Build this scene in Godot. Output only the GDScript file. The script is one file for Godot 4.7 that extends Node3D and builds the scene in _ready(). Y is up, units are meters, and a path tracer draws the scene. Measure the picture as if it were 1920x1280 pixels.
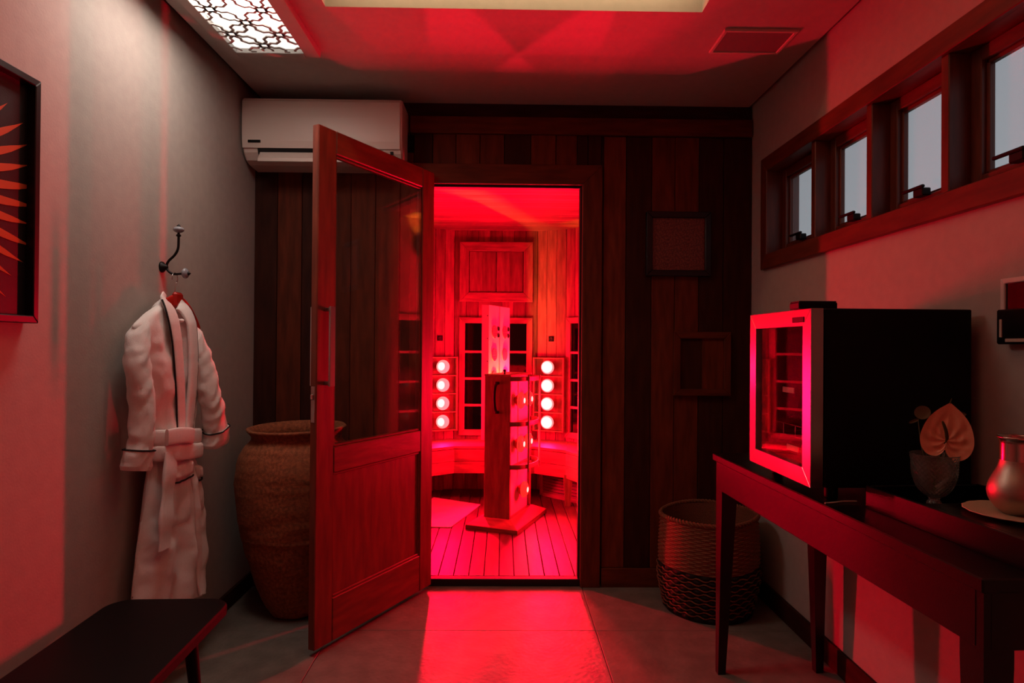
extends Node3D

# ------------------------------------------------------------------ tuning
const EXPOSURE := 1.0
const RED := Color(1.0, 0.003, 0.16)      # light of the heat lamps
const E_RED := 2.12
const E_TOWER := 1.2
const E_PANEL := 1.7
const E_GRILLE := 1.08
const E_COVE := 0.096
const E_STRIP := 0.19
const E_SCONCE := 0.6

# ------------------------------------------------------------------ mesh builder
class MB:
	var v := PackedVector3Array()
	var n := PackedVector3Array()
	var t := PackedVector2Array()
	var ix := PackedInt32Array()
	var xf := Transform3D()

	func vert(p: Vector3, nn: Vector3, uv: Vector2) -> int:
		v.append(xf * p); n.append((xf.basis * nn).normalized()); t.append(uv)
		return v.size() - 1

	# corners counter-clockwise seen from outside
	func poly(p: Array, uv: Array, outward := Vector3.ZERO) -> void:
		var nn: Vector3 = (p[1] - p[0]).cross(p[2] - p[0])
		if nn.length_squared() < 1e-18 and p.size() > 3:
			nn = (p[2] - p[0]).cross(p[3] - p[0])
		nn = nn.normalized()
		if outward != Vector3.ZERO and nn.dot(outward) < 0:
			p.reverse(); uv.reverse(); nn = -nn
		var b := v.size()
		for k in p.size():
			vert(p[k], nn, uv[k])
		for k in range(1, p.size() - 1):
			ix.append_array([b, b + k + 1, b + k])

	func uvbox(p: Vector3, nn: Vector3, long: int, off: Vector2) -> Vector2:
		var a := nn.abs()
		var ax := 0 if a.x >= a.y and a.x >= a.z else (1 if a.y >= a.z else 2)
		var o: Array = [0, 1, 2]
		o.erase(ax)
		var vv: int = long if long != ax else o[1]
		o.erase(vv)
		return Vector2(p[o[0]], p[vv]) + off

	func box(c: Vector3, s: Vector3, b := 0.002, long := 1, off := Vector2.ZERO) -> void:
		var h := s * 0.5
		b = minf(b, minf(h.x, minf(h.y, h.z)) * 0.9)
		var q := func(sg: Vector3, ax: int) -> Vector3:
			var r := Vector3(sg.x * (h.x - b), sg.y * (h.y - b), sg.z * (h.z - b))
			r[ax] = sg[ax] * h[ax]
			return c + r
		var add := func(pts: Array, outw: Vector3) -> void:
			var uvs := []
			for p in pts:
				uvs.append(uvbox(p, outw, long, off))
			poly(pts, uvs, outw)
		for ax in 3:
			var i := (ax + 1) % 3
			var j := (ax + 2) % 3
			for s1 in [-1.0, 1.0]:
				var nn := Vector3.ZERO
				nn[ax] = s1
				var pts := []
				for e in [[-1.0, -1.0], [1.0, -1.0], [1.0, 1.0], [-1.0, 1.0]]:
					var sg := Vector3.ZERO
					sg[ax] = s1; sg[i] = e[0]; sg[j] = e[1]
					pts.append(q.call(sg, ax))
				add.call(pts, nn)
				if b > 0.0:
					for s2 in [-1.0, 1.0]:
						var g0 := Vector3.ZERO
						g0[ax] = s1; g0[i] = s2; g0[j] = -1.0
						var g1 := g0
						g1[j] = 1.0
						var on := Vector3.ZERO
						on[ax] = s1; on[i] = s2 * 0.999
						add.call([q.call(g0, ax), q.call(g1, ax), q.call(g1, i), q.call(g0, i)], on)
		if b > 0.0:
			for sx in [-1.0, 1.0]:
				for sy in [-1.0, 1.0]:
					for sz in [-1.0, 1.0]:
						var sg2 := Vector3(sx, sy, sz)
						add.call([q.call(sg2, 0), q.call(sg2, 1), q.call(sg2, 2)], sg2)

	# rows of points; outward normal = (next row - row) x (next column - column)
	func grid(rows: Array, closed: bool, uvs := Vector2(1, 1), flip := false) -> void:
		var R := rows.size()
		var C: int = rows[0].size()
		var base := v.size()
		var nr := PackedVector3Array()
		nr.resize(R * C)
		var CC := C if closed else C - 1
		for i in R - 1:
			for j in CC:
				var j2 := (j + 1) % C
				var a: Vector3 = rows[i][j]
				var b: Vector3 = rows[i + 1][j]
				var c: Vector3 = rows[i + 1][j2]
				var d: Vector3 = rows[i][j2]
				var nn := (c - a).cross(d - b)
				if flip:
					nn = -nn
				nr[i * C + j] += nn; nr[(i + 1) * C + j] += nn
				nr[(i + 1) * C + j2] += nn; nr[i * C + j2] += nn
		for i in R:
			for j in C:
				vert(rows[i][j], nr[i * C + j], Vector2(uvs.x * j / float(C), uvs.y * i / float(R - 1)))
		for i in R - 1:
			for j in CC:
				var j2 := (j + 1) % C
				var a := base + i * C + j
				var b := base + (i + 1) * C + j
				var c := base + (i + 1) * C + j2
				var d := base + i * C + j2
				if flip:
					ix.append_array([a, b, c, a, c, d])
				else:
					ix.append_array([a, c, b, a, d, c])

	func fan(ring: PackedVector3Array, outward: Vector3) -> void:
		var c := Vector3.ZERO
		for p in ring:
			c += p
		c /= ring.size()
		for j in ring.size():
			var a := ring[j]
			var b := ring[(j + 1) % ring.size()]
			if (a - c).cross(b - c).length_squared() < 1e-18:
				continue
			poly([c, a, b], [Vector2(c.x, c.y), Vector2(a.x, a.y), Vector2(b.x, b.y)], outward)

	# profile of (radius, height) running upward on the outside
	func lathe(prof: Array, c: Vector3, seg := 48, uvs := Vector2(1, 1)) -> void:
		var rows := []
		for p in prof:
			var row := PackedVector3Array()
			for j in seg:
				var a := TAU * j / seg
				row.append(c + Vector3(p.x * cos(a), p.y, p.x * sin(a)))
			rows.append(row)
		grid(rows, true, uvs)

	func frames(path: Array) -> Array:
		var out := []
		var nn := Vector3.UP
		for k in path.size():
			var a: Vector3 = path[maxi(k - 1, 0)]
			var b: Vector3 = path[mini(k + 1, path.size() - 1)]
			var tt := (b - a).normalized()
			if k == 0 and absf(tt.dot(nn)) > 0.9:
				nn = Vector3.RIGHT
			nn = (nn - tt * nn.dot(tt)).normalized()
			out.append([tt, nn])
		return out

	func tube(path: Array, r, seg := 12, cap := true) -> void:
		var f := frames(path)
		var rows := []
		for k in path.size():
			var rr: float = r[k] if r is Array else r
			var nn: Vector3 = f[k][1]
			var bb: Vector3 = nn.cross(f[k][0])
			var row := PackedVector3Array()
			for j in seg:
				var a := TAU * j / seg
				row.append(path[k] + (nn * cos(a) + bb * sin(a)) * rr)
			rows.append(row)
		grid(rows, true)
		if cap:
			fan(rows[0], -f[0][0]); fan(rows[-1], f[-1][0])

	# flattened tube: half width w, half thickness th, thickness axis near `up`
	func sweep(path: Array, w, th, up: Vector3, seg := 20, e := 0.6, cap := true, wob = null) -> void:
		var f := frames(path)
		var rows := []
		for k in path.size():
			var ww: float = w[k] if w is Array else w
			var hh: float = th[k] if th is Array else th
			var tt: Vector3 = f[k][0]
			var nn := (up - tt * up.dot(tt)).normalized()
			var wd := tt.cross(nn)
			var row := PackedVector3Array()
			for j in seg:
				var a := TAU * j / seg
				var cx := signf(cos(a)) * pow(absf(cos(a)), e)
				var sx := signf(sin(a)) * pow(absf(sin(a)), e)
				var p: Vector3 = path[k] + wd * cx * ww + nn * sx * hh
				if wob != null:
					p += wob.call(p, nn * sx + wd * cx, k)
				row.append(p)
			rows.append(row)
		grid(rows, true)
		if cap:
			fan(rows[0], -f[0][0]); fan(rows[-1], f[-1][0])

	# polygon in the local XY plane pushed from z0 to z1
	func prism(pg: PackedVector2Array, z0: float, z1: float, b := 0.0, long := 1, off := Vector2.ZERO) -> void:
		if Geometry2D.is_polygon_clockwise(pg):
			pg = pg.duplicate(); pg.reverse()
		# is_polygon_clockwise takes y down: make it counter-clockwise with y up
		var area := 0.0
		for k in pg.size():
			area += pg[k].cross(pg[(k + 1) % pg.size()])
		if area < 0:
			pg = pg.duplicate(); pg.reverse()
		var inner := pg
		if b > 0.0:
			inner = PackedVector2Array()
			for k in pg.size():
				var d0 := (pg[k] - pg[k - 1]).normalized()
				var d1 := (pg[(k + 1) % pg.size()] - pg[k]).normalized()
				var n0 := Vector2(-d0.y, d0.x)
				var n1 := Vector2(-d1.y, d1.x)
				var m := (n0 + n1).normalized()
				inner.append(pg[k] + m * b / maxf(0.3, m.dot(n0)))
		var uvf := func(p: Vector2) -> Vector2:
			return (p if long == 1 else Vector2(p.y, p.x)) + off
		var tr := Geometry2D.triangulate_polygon(inner)
		for k in range(0, tr.size(), 3):
			var a := inner[tr[k]]
			var c := inner[tr[k + 1]]
			var d := inner[tr[k + 2]]
			poly([Vector3(a.x, a.y, z1), Vector3(c.x, c.y, z1), Vector3(d.x, d.y, z1)], [uvf.call(a), uvf.call(c), uvf.call(d)], Vector3.BACK)
			poly([Vector3(a.x, a.y, z0), Vector3(c.x, c.y, z0), Vector3(d.x, d.y, z0)], [uvf.call(a), uvf.call(c), uvf.call(d)], Vector3.FORWARD)
		for k in pg.size():
			var a := pg[k]
			var c := pg[(k + 1) % pg.size()]
			var o := Vector3((c - a).y, -(c - a).x, 0)
			var al := uvf.call(a) as Vector2
			var cl := uvf.call(c) as Vector2
			var dz := Vector2(absf(z1 - z0), 0)
			poly([Vector3(a.x, a.y, z0 + b), Vector3(c.x, c.y, z0 + b), Vector3(c.x, c.y, z1 - b), Vector3(a.x, a.y, z1 - b)], [al, cl, cl + dz, al + dz], o)
			if b > 0.0:
				var ai := inner[k]
				var ci := inner[(k + 1) % pg.size()]
				poly([Vector3(a.x, a.y, z1 - b), Vector3(c.x, c.y, z1 - b), Vector3(ci.x, ci.y, z1), Vector3(ai.x, ai.y, z1)], [al, cl, cl, al], o + Vector3.BACK * o.length())
				poly([Vector3(a.x, a.y, z0 + b), Vector3(c.x, c.y, z0 + b), Vector3(ci.x, ci.y, z0), Vector3(ai.x, ai.y, z0)], [al, cl, cl, al], o + Vector3.FORWARD * o.length())

	func mesh() -> ArrayMesh:
		var a := []
		a.resize(Mesh.ARRAY_MAX)
		a[Mesh.ARRAY_VERTEX] = v
		a[Mesh.ARRAY_NORMAL] = n
		a[Mesh.ARRAY_TEX_UV] = t
		a[Mesh.ARRAY_INDEX] = ix
		var m := ArrayMesh.new()
		m.add_surface_from_arrays(Mesh.PRIMITIVE_TRIANGLES, a)
		return m

# ------------------------------------------------------------------ helpers
var rng := RandomNumberGenerator.new()
var M := {}
var plank_cache := {}

func tag(o: Node, label: String, category: String, group := "", kind := "") -> Node:
	o.set_meta("label", label)
	o.set_meta("category", category)
	if group: o.set_meta("group", group)
	if kind: o.set_meta("kind", kind)
	return o

func thing(called: String, label: String, category: String, at := Vector3.ZERO, turn := 0.0, group := "", kind := "") -> Node3D:
	var o := Node3D.new()
	o.name = called
	add_child(o, true)
	o.position = at
	o.rotation.y = turn
	tag(o, label, category, group, kind)
	return o

func part(called: String, m, mat: Material, parent: Node, label := "") -> MeshInstance3D:
	var o := MeshInstance3D.new()
	o.name = called
	o.mesh = m.mesh() if m is MB else m
	o.material_override = mat
	o.cast_shadow = GeometryInstance3D.SHADOW_CASTING_SETTING_ON
	parent.add_child(o, true)
	if label: o.set_meta("label", label)
	return o

func bx(called: String, c: Vector3, s: Vector3, mat: Material, parent: Node, b := 0.002, long := 1) -> MeshInstance3D:
	var m := MB.new()
	m.box(c, s, b, long, Vector2(rng.randf(), rng.randf()))
	return part(called, m, mat, parent)

# a board, shared between boards of the same size (four grain variants)
func plank(called: String, c: Vector3, s: Vector3, mat: Material, parent: Node, long := 1, b := 0.002) -> MeshInstance3D:
	var k := "%.3f %.3f %.3f %d %d" % [s.x, s.y, s.z, long, rng.randi() % 5]
	if not plank_cache.has(k):
		var m := MB.new()
		m.box(Vector3.ZERO, s, b, long, Vector2(rng.randf() * 7.0, rng.randf() * 7.0))
		plank_cache[k] = m.mesh()
	var o := part(called, plank_cache[k], mat, parent)
	o.position = c
	return o

# four mitred boards round a rectangle, in the XY plane of xf, from z 0 to depth
func mitred(called: String, w: float, h: float, bw: float, depth: float, mat: Material, parent: Node, xf := Transform3D(), bev := 0.003, sides := 4) -> void:
	var o := [Vector2(-w, -h), Vector2(w, -h), Vector2(w, h), Vector2(-w, h)]
	var q := [Vector2(-w + bw, -h + bw), Vector2(w - bw, -h + bw), Vector2(w - bw, h - bw), Vector2(-w + bw, h - bw)]
	for k in sides:
		var k1 := (k + 1) % 4
		var m := MB.new()
		m.xf = xf
		m.prism(PackedVector2Array([o[k], o[k1], q[k1], q[k]]), 0.0, depth, bev, 0 if k % 2 == 0 else 1, Vector2(rng.randf(), rng.randf()))
		part(called, m, mat, parent)

func spot(called: String, at: Vector3, dir: Vector3, col: Color, e: float, ang: float, soft: float, size: float) -> void:
	var l := SpotLight3D.new()
	l.name = called
	add_child(l, true)
	l.position = at
	var up := Vector3.UP if absf(dir.normalized().y) < 0.9 else Vector3.RIGHT
	l.basis = Basis.looking_at(dir, up)
	l.light_color = col
	l.light_energy = e
	l.spot_angle = ang
	l.spot_angle_attenuation = soft
	l.spot_range = 12.0
	l.spot_attenuation = 2.0
	l.light_size = size
	l.shadow_enabled = true

func area(called: String, at: Vector3, dir: Vector3, size: Vector2, col: Color, e: float) -> void:
	var l := AreaLight3D.new()
	l.name = called
	add_child(l, true)
	l.position = at
	var up := Vector3.UP if absf(dir.y) < 0.9 else Vector3.FORWARD
	l.basis = Basis.looking_at(dir, up)
	l.area_size = size
	l.light_color = col
	l.light_energy = e
	l.area_range = 12.0
	l.area_attenuation = 2.0
	l.shadow_enabled = true

func seamless(size: int, freq: float, sd: int, oct := 4, kind := FastNoiseLite.TYPE_SIMPLEX_SMOOTH) -> Image:
	var f := FastNoiseLite.new()
	f.noise_type = kind
	f.seed = sd
	f.frequency = freq
	f.fractal_octaves = oct
	return f.get_seamless_image(size, size)

func tex(im: Image) -> ImageTexture:
	return ImageTexture.create_from_image(im)

func tinted(im: Image, lo: float, hi: float, gamma := 1.0) -> Image:
	var o := Image.create(im.get_width(), im.get_height(), false, Image.FORMAT_RGB8)
	for y in im.get_height():
		for x in im.get_width():
			var g := lerpf(lo, hi, pow(im.get_pixel(x, y).r, gamma))
			o.set_pixel(x, y, Color(g, g, g))
	return o

func mat(c: Color, rough := 0.7, metal := 0.0) -> StandardMaterial3D:
	var m := StandardMaterial3D.new()
	m.albedo_color = c
	m.roughness = rough
	m.metallic = metal
	return m

func woodmat(c: Color, rough := 0.5) -> StandardMaterial3D:
	var m := mat(c, rough)
	m.albedo_texture = M.wood_tex
	m.normal_enabled = true
	m.normal_texture = M.wood_nrm
	m.normal_scale = 0.16
	m.uv1_scale = Vector3(2.2, 0.32, 1)
	return m

func noisy(c: Color, rough: float, t: Texture2D, nrm: Texture2D, ns: float, scale: float) -> StandardMaterial3D:
	var m := mat(c, rough)
	m.albedo_texture = t
	if nrm:
		m.normal_enabled = true
		m.normal_texture = nrm
		m.normal_scale = ns
	m.uv1_triplanar = true
	m.uv1_world_triplanar = true
	m.uv1_scale = Vector3.ONE * scale
	return m

func bumps(im: Image, k: float) -> ImageTexture:
	var b: Image = im.duplicate()
	b.convert(Image.FORMAT_RGBA8)
	b.bump_map_to_normal_map(k)
	return tex(b)

func glass(c: Color, alpha: float, rough := 0.03) -> StandardMaterial3D:
	var m := mat(Color(c.r, c.g, c.b, alpha), rough)
	m.transparency = BaseMaterial3D.TRANSPARENCY_ALPHA
	return m

func glow(c: Color, e: float) -> StandardMaterial3D:
	var m := mat(Color(0.8, 0.8, 0.8), 0.4)
	m.emission_enabled = true
	m.emission = c
	m.emission_energy_multiplier = e
	return m

func materials() -> void:
	var w := seamless(512, 0.02, 11, 5)
	M.wood_tex = tex(tinted(w, 0.70, 1.0))
	M.wood_nrm = bumps(w, 3.0)
	var fine := seamless(256, 0.12, 5, 4)
	var fine_n := bumps(fine, 4.0)
	var soft := tex(tinted(seamless(256, 0.02, 8, 4), 0.96, 1.0))
	var mott := tex(tinted(seamless(256, 0.03, 21, 5), 0.55, 1.0))
	M.wall = noisy(Color(0.675, 0.65, 0.62), 0.9, soft, fine_n, 0.05, 3.0)
	M.ceil = noisy(Color(0.72, 0.70, 0.67), 0.92, soft, fine_n, 0.03, 3.0)
	M.tile = noisy(Color(0.51, 0.48, 0.445), 0.48, tex(tinted(seamless(256, 0.025, 31, 5), 0.8, 1.0)), fine_n, 0.10, 1.1)
	M.grout = mat(Color(0.30, 0.28, 0.26), 0.9)
	M.planks = []
	for c in [Color(0.48, 0.215, 0.115), Color(0.40, 0.175, 0.095), Color(0.25, 0.105, 0.06), Color(0.44, 0.195, 0.105)]:
		var pm := woodmat(c, 0.7)
		pm.metallic_specular = 0.3
		M.planks.append(pm)
	M.trimwood = woodmat(Color(0.44, 0.20, 0.12), 0.45)
	M.door = woodmat(Color(0.52, 0.21, 0.125), 0.45)
	M.sauna = []
	for c in [Color(0.62, 0.46, 0.43), Color(0.68, 0.51, 0.48), Color(0.56, 0.41, 0.38)]:
		M.sauna.append(woodmat(c, 0.5))
	M.saunafloor = []
	for c in [Color(0.44, 0.31, 0.27), Color(0.37, 0.26, 0.22), Color(0.50, 0.35, 0.30)]:
		M.saunafloor.append(woodmat(c, 0.45))
	M.bench = woodmat(Color(0.66, 0.48, 0.37), 0.45)
	M.towerwood = woodmat(Color(0.64, 0.39, 0.33), 0.45)
	M.black = mat(Color(0.018, 0.018, 0.02), 0.5)
	M.black.metallic_specular = 0.3
	M.matte = mat(Color(0.02, 0.02, 0.02), 0.9)
	M.seal = mat(Color(0.03, 0.03, 0.03), 0.6)
	var lac := noisy(Color(0.09, 0.07, 0.075), 0.30, tex(tinted(seamless(256, 0.05, 3, 3), 0.7, 1.0)), fine_n, 0.04, 5.0)
	lac.albedo_color = Color(0.012, 0.010, 0.012)
	lac.metallic_specular = 0.5
	M.lacquer = lac
	M.white = mat(Color(0.82, 0.80, 0.78), 0.45)
	M.plastic = mat(Color(0.82, 0.77, 0.73), 0.4)
	M.steel = mat(Color(0.72, 0.71, 0.70), 0.28, 1.0)
	M.chrome = mat(Color(0.8, 0.8, 0.8), 0.12, 1.0)
	M.silver = mat(Color(0.80, 0.77, 0.72), 0.22, 1.0)
	M.satin = noisy(Color(0.74, 0.69, 0.62), 0.45, soft, fine_n, 0.25, 20.0)
	M.satin.metallic = 1.0
	M.iron = mat(Color(0.03, 0.028, 0.028), 0.5, 0.4)
	M.porcelain = mat(Color(0.55, 0.57, 0.6), 0.15)
	var ter := noisy(Color(0.93, 0.925, 0.91), 0.95, soft, fine_n, 0.8, 14.0)
	ter.rim_enabled = true
	ter.rim = 0.4
	M.terry = ter
	M.piping = mat(Color(0.06, 0.03, 0.03), 0.8)
	M.clay = noisy(Color(0.74, 0.42, 0.26), 0.9, mott, fine_n, 0.6, 6.0)
	M.straw = noisy(Color(0.60, 0.36, 0.24), 0.85, mott, fine_n, 0.5, 16.0)
	M.blackstraw = noisy(Color(0.03, 0.025, 0.025), 0.8, mott, fine_n, 0.5, 16.0)
	M.glass = glass(Color(0.5, 0.5, 0.5), 0.004, 0.01)
	M.frost = glass(Color(0.8, 0.82, 0.85), 0.10, 0.2)
	M.darkpane = mat(Color(0.012, 0.008, 0.008), 0.06)
	M.crystal = mat(Color(0.95, 0.93, 0.9, 0.045), 0.05)
	M.crystal.refraction_enabled = true
	M.crystal.refraction_scale = 0.05
	M.bulb = glow(Color(1.0, 0.62, 0.58), 0.85)
	M.bulb_core = glow(Color(1.0, 0.92, 0.88), 1.25)
	M.reflector = mat(Color(0.85, 0.35, 0.33), 0.15, 0.8)
	M.grille = mat(Color(0.55, 0.42, 0.40), 0.5)
	M.dim_bulb = glow(Color(1.0, 0.3, 0.27), 0.32)
	M.dim_bulb.albedo_color = Color(0.85, 0.25, 0.22)
	M.dim_bulb.roughness = 0.1
	M.core = glow(Color(1.0, 0.86, 0.78), 1.2)
	M.ventgrey = mat(Color(0.50, 0.48, 0.46), 0.7)
	M.frameblack = mat(Color(0.05, 0.035, 0.035), 0.4)
	M.canvas = noisy(Color(0.035, 0.025, 0.03), 0.5, soft, fine_n, 0.2, 8.0)
	M.orange = mat(Color(0.72, 0.30, 0.10), 0.7)
	M.redwood = mat(Color(0.68, 0.12, 0.09), 0.35)
	M.paper = noisy(Color(0.54, 0.27, 0.21), 0.6, mott, fine_n, 0.3, 9.0)
	M.paperwhite = mat(Color(0.72, 0.68, 0.62), 0.7)
	M.fridgeglass = glass(Color(0.05, 0.05, 0.05), 0.15, 0.01)
	M.brushed = mat(Color(0.70, 0.69, 0.68), 0.25, 1.0)
	M.peach = noisy(Color(0.95, 0.70, 0.56), 0.4, soft, fine_n, 0.15, 30.0)
	M.spadix = mat(Color(0.30, 0.27, 0.10), 0.6)
	M.stem = mat(Color(0.25, 0.32, 0.14), 0.5)
	M.leaf = mat(Color(0.40, 0.42, 0.30), 0.6)
	M.platebeige = noisy(Color(0.76, 0.66, 0.54), 0.5, soft, fine_n, 0.15, 20.0)
	M.darkgloss = mat(Color(0.05, 0.02, 0.02), 0.12)

# ------------------------------------------------------------------ build
func _ready() -> void:
	rng.seed = 7
	# camera
	var cam := Camera3D.new()
	cam.name = "camera"
	add_child(cam)
	cam.position = Vector3(0, 1.30, 3.44)
	cam.basis = Basis(Vector3.UP, deg_to_rad(-0.82)) * Basis(Vector3.RIGHT, deg_to_rad(0.36)) * Basis(Vector3.BACK, deg_to_rad(0.43))
	cam.fov = rad_to_deg(2.0 * atan(640.0 / 1190.0))
	cam.near = 0.05
	cam.current = true
	# dusk sky outside the high windows
	var env := Environment.new()
	var sky := Sky.new()
	var sm := ProceduralSkyMaterial.new()
	sm.sky_top_color = Color(0.60, 0.63, 0.66)
	sm.sky_horizon_color = Color(0.66, 0.69, 0.71)
	sm.ground_horizon_color = Color(0.55, 0.57, 0.58)
	sm.ground_bottom_color = Color(0.40, 0.41, 0.41)
	sm.energy_multiplier = 1.1
	sky.sky_material = sm
	env.background_mode = Environment.BG_SKY
	env.sky = sky
	env.tonemap_mode = Environment.TONE_MAPPER_LINEAR
	env.tonemap_exposure = EXPOSURE
	env.sdfgi_enabled = true
	env.ssao_enabled = true
	env.ssil_enabled = true
	var we := WorldEnvironment.new()
	we.name = "environment"
	we.environment = env
	add_child(we)
	# lamps with large faces: the fretwork ceiling light and the light in the ceiling recess
	area("fretwork_light", Vector3(-1.037, 2.599, 1.20), Vector3.DOWN, Vector2(0.27, 0.56), Color(1.0, 0.925, 0.875), E_GRILLE)
	area("recess_light", Vector3(0.035, 2.765, 1.98), Vector3.DOWN, Vector2(1.30, 1.85), Color(1.0, 0.78, 0.65), E_COVE)
	area("recess_strip_light", Vector3(0.035, 2.755, 1.09), Vector3(0, -0.45, -1), Vector2(1.40, 0.012), Color(1.0, 0.85, 0.64), E_STRIP)
	materials()
	shell()
	high_windows()
	doorway()
	sauna_room()
	sauna_fittings()
	ceiling_fittings()
	left_side()
	robe()
	back_wall_things()
	table_and_fridge()
	table_top_things()

# ------------------------------------------------------------------ room shell
func structure(called: String, label: String, category: String) -> Node3D:
	return thing(called, label, category, Vector3.ZERO, 0.0, "", "structure")

func shell() -> void:
	# floor of large grey tiles
	var f := structure("floor", "large matt grey floor tiles of the front room", "floor")
	bx("floor_slab", Vector3(0, -0.06, 2.05), Vector3(3.1, 0.1, 4.5), M.grout, f, 0.0)
	var zs := [-0.03, 0.536, 1.136, 1.736, 2.336, 2.936, 3.536, 4.2]
	for k in zs.size() - 1:
		for c in [[-1.36, -0.765], [-0.765, 0.435], [0.435, 1.36]]:
			var m := MB.new()
			m.box(Vector3((c[0] + c[1]) / 2, -0.005, (zs[k] + zs[k + 1]) / 2), Vector3(c[1] - c[0] - 0.003, 0.01, zs[k + 1] - zs[k] - 0.003), 0.0012)
			part("tile", m, M.tile, f)
	# ceiling with a recess; a shadow gap runs along the side walls
	var c := structure("ceiling", "painted white ceiling with a lit rectangular recess", "ceiling")
	var y := 2.68
	bx("roof_slab", Vector3(0, 2.90, 2.03), Vector3(3.1, 0.1, 4.6), M.ceil, c, 0.0)
	bx("ceiling_board", Vector3(-1.0, y, 2.1), Vector3(0.60, 0.14, 4.2), M.ceil, c, 0.0)
	bx("ceiling_board", Vector3(1.0525, y, 2.1), Vector3(0.565, 0.14, 4.2), M.ceil, c, 0.0)
	bx("ceiling_board", Vector3(0.035, y, 0.4865), Vector3(1.47, 0.14, 0.973), M.ceil, c, 0.0)
	bx("ceiling_board", Vector3(0.035, y, 3.6), Vector3(1.47, 0.14, 1.2), M.ceil, c, 0.0)
	bx("gap_batten", Vector3(-1.322, 2.70, 2.1), Vector3(0.044, 0.10, 4.2), M.matte, c, 0.0)
	bx("gap_batten", Vector3(1.345, 2.70, 2.1), Vector3(0.02, 0.10, 4.2), M.matte, c, 0.0)
	# lit panel in the recess
	var rp := thing("recess_light_panel", "warm glowing panel set up inside the ceiling recess", "ceiling light")
	bx("diffuser", Vector3(0.035, 2.79, 1.98), Vector3(1.36, 0.03, 1.9), glow(Color(1.0, 0.86, 0.66), 0.25), rp, 0.003)
	bx("lamp_strip", Vector3(0.035, 2.766, 1.10), Vector3(1.40, 0.014, 0.014), glow(Color(1.0, 0.80, 0.5), 1.0), rp, 0.002)
	# side walls
	var wl := structure("wall_left", "plain plastered wall on the left behind the bathrobe", "wall")
	bx("plaster", Vector3(-1.42, 1.4, 1.95), Vector3(0.15, 2.95, 4.9), M.wall, wl, 0.0)
	var wr := structure("wall_right", "plain plastered wall on the right below and above the high windows", "wall")
	var x := 1.43
	bx("plaster", Vector3(x, 0.85, 1.95), Vector3(0.15, 1.82, 4.9), M.wall, wr, 0.0)
	bx("plaster", Vector3(x, 2.55, 1.95), Vector3(0.15, 0.68, 4.9), M.wall, wr, 0.0)
	bx("plaster", Vector3(x, 1.985, -0.135), Vector3(0.15, 0.45, 0.73), M.wall, wr, 0.0)
	bx("plaster", Vector3(x, 1.985, 3.40), Vector3(0.15, 0.45, 2.0), M.wall, wr, 0.0)
	var wf := structure("wall_front", "plain plastered wall behind the viewpoint", "wall")
	bx("plaster", Vector3(0, 1.4, 4.28), Vector3(3.1, 2.95, 0.15), M.wall, wf, 0.0)
	# skirting boards
	var bl := structure("baseboard_left", "dark skirting board along the left wall", "baseboard")
	bx("board", Vector3(-1.337, 0.042, 2.1), Vector3(0.016, 0.084, 4.2), M.planks[2], bl, 0.003, 2)
	var br := structure("baseboard_right", "dark skirting board along the right wall under the console table", "baseboard")
	bx("board", Vector3(1.347, 0.05, 2.1), Vector3(0.016, 0.10, 4.2), M.planks[2], br, 0.003, 2)
	# back wall: core round the doorway, then planks
	var wb := structure("wall_back", "back wall clad in dark vertical timber planks round the doorway", "wall")
	bx("core", Vector3(-0.89, 1.4, -0.078), Vector3(0.94, 2.95, 0.075), M.matte, wb, 0.0)
	bx("core", Vector3(0.9, 1.4, -0.078), Vector3(0.92, 2.95, 0.075), M.matte, wb, 0.0)
	bx("core", Vector3(0.01, 2.55, -0.078), Vector3(0.86, 0.72, 0.075), M.matte, wb, 0.0)
	var pitch := 0.1325
	var tone := [2, 0, 1, 3, 1, 0, 3, 1, 2, 0, 3, 1, 3, 0, 2, 3, 0, 2, 2]
	var x0 := -1.345
	var edges := [-1.345, -1.222, -1.09, -0.958, -0.826, -0.694, -0.562, -0.49]
	for k in edges.size() - 1:
		var w: float = edges[k + 1] - edges[k]
		plank("plank", Vector3(edges[k] + w / 2, 1.17, -0.02), Vector3(w - 0.003, 2.34, 0.04), M.planks[[2, 1, 2, 1, 3, 3, 1][k]], wb)
	var ex2 := [0.53, 0.541, 0.665, 0.805, 0.932, 1.064, 1.198, 1.352]
	for k in ex2.size() - 1:
		var w: float = ex2[k + 1] - ex2[k]
		plank("plank", Vector3(ex2[k] + w / 2, 1.27, -0.02), Vector3(w - 0.003, 2.34, 0.04), M.planks[[2, 0, 2, 3, 3, 2, 2][k]], wb)
	var ex3 := [-0.49, -0.388, -0.262, -0.132, 0.0, 0.144, 0.28, 0.396, 0.455, 0.53]
	for k in ex3.size() - 1:
		var w: float = ex3[k + 1] - ex3[k]
		plank("plank", Vector3(ex3[k] + w / 2, 2.36, -0.02), Vector3(w - 0.003, 0.17, 0.04), M.planks[[2, 1, 0, 3, 2, 0, 3, 2, 2][k]], wb)
	plank("cornice_board", Vector3(0.42, 2.49, -0.008), Vector3(1.86, 0.092, 0.05), M.planks[3], wb, 0)
	plank("cornice_board", Vector3(-0.93, 2.49, -0.008), Vector3(0.83, 0.092, 0.05), M.planks[3], wb, 0)
	plank("frieze_board", Vector3(0.003, 2.575, -0.02), Vector3(2.69, 0.07, 0.04), M.planks[2], wb, 0)
	var bb := structure("baseboard_back", "dark timber skirting board on the plank wall", "baseboard")
	plank("board", Vector3(0.945, 0.05, 0.008), Vector3(0.81, 0.10, 0.018), M.planks[3], bb, 0)
	plank("board", Vector3(-0.92, 0.05, 0.008), Vector3(0.83, 0.10, 0.018), M.planks[2], bb, 0)

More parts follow.
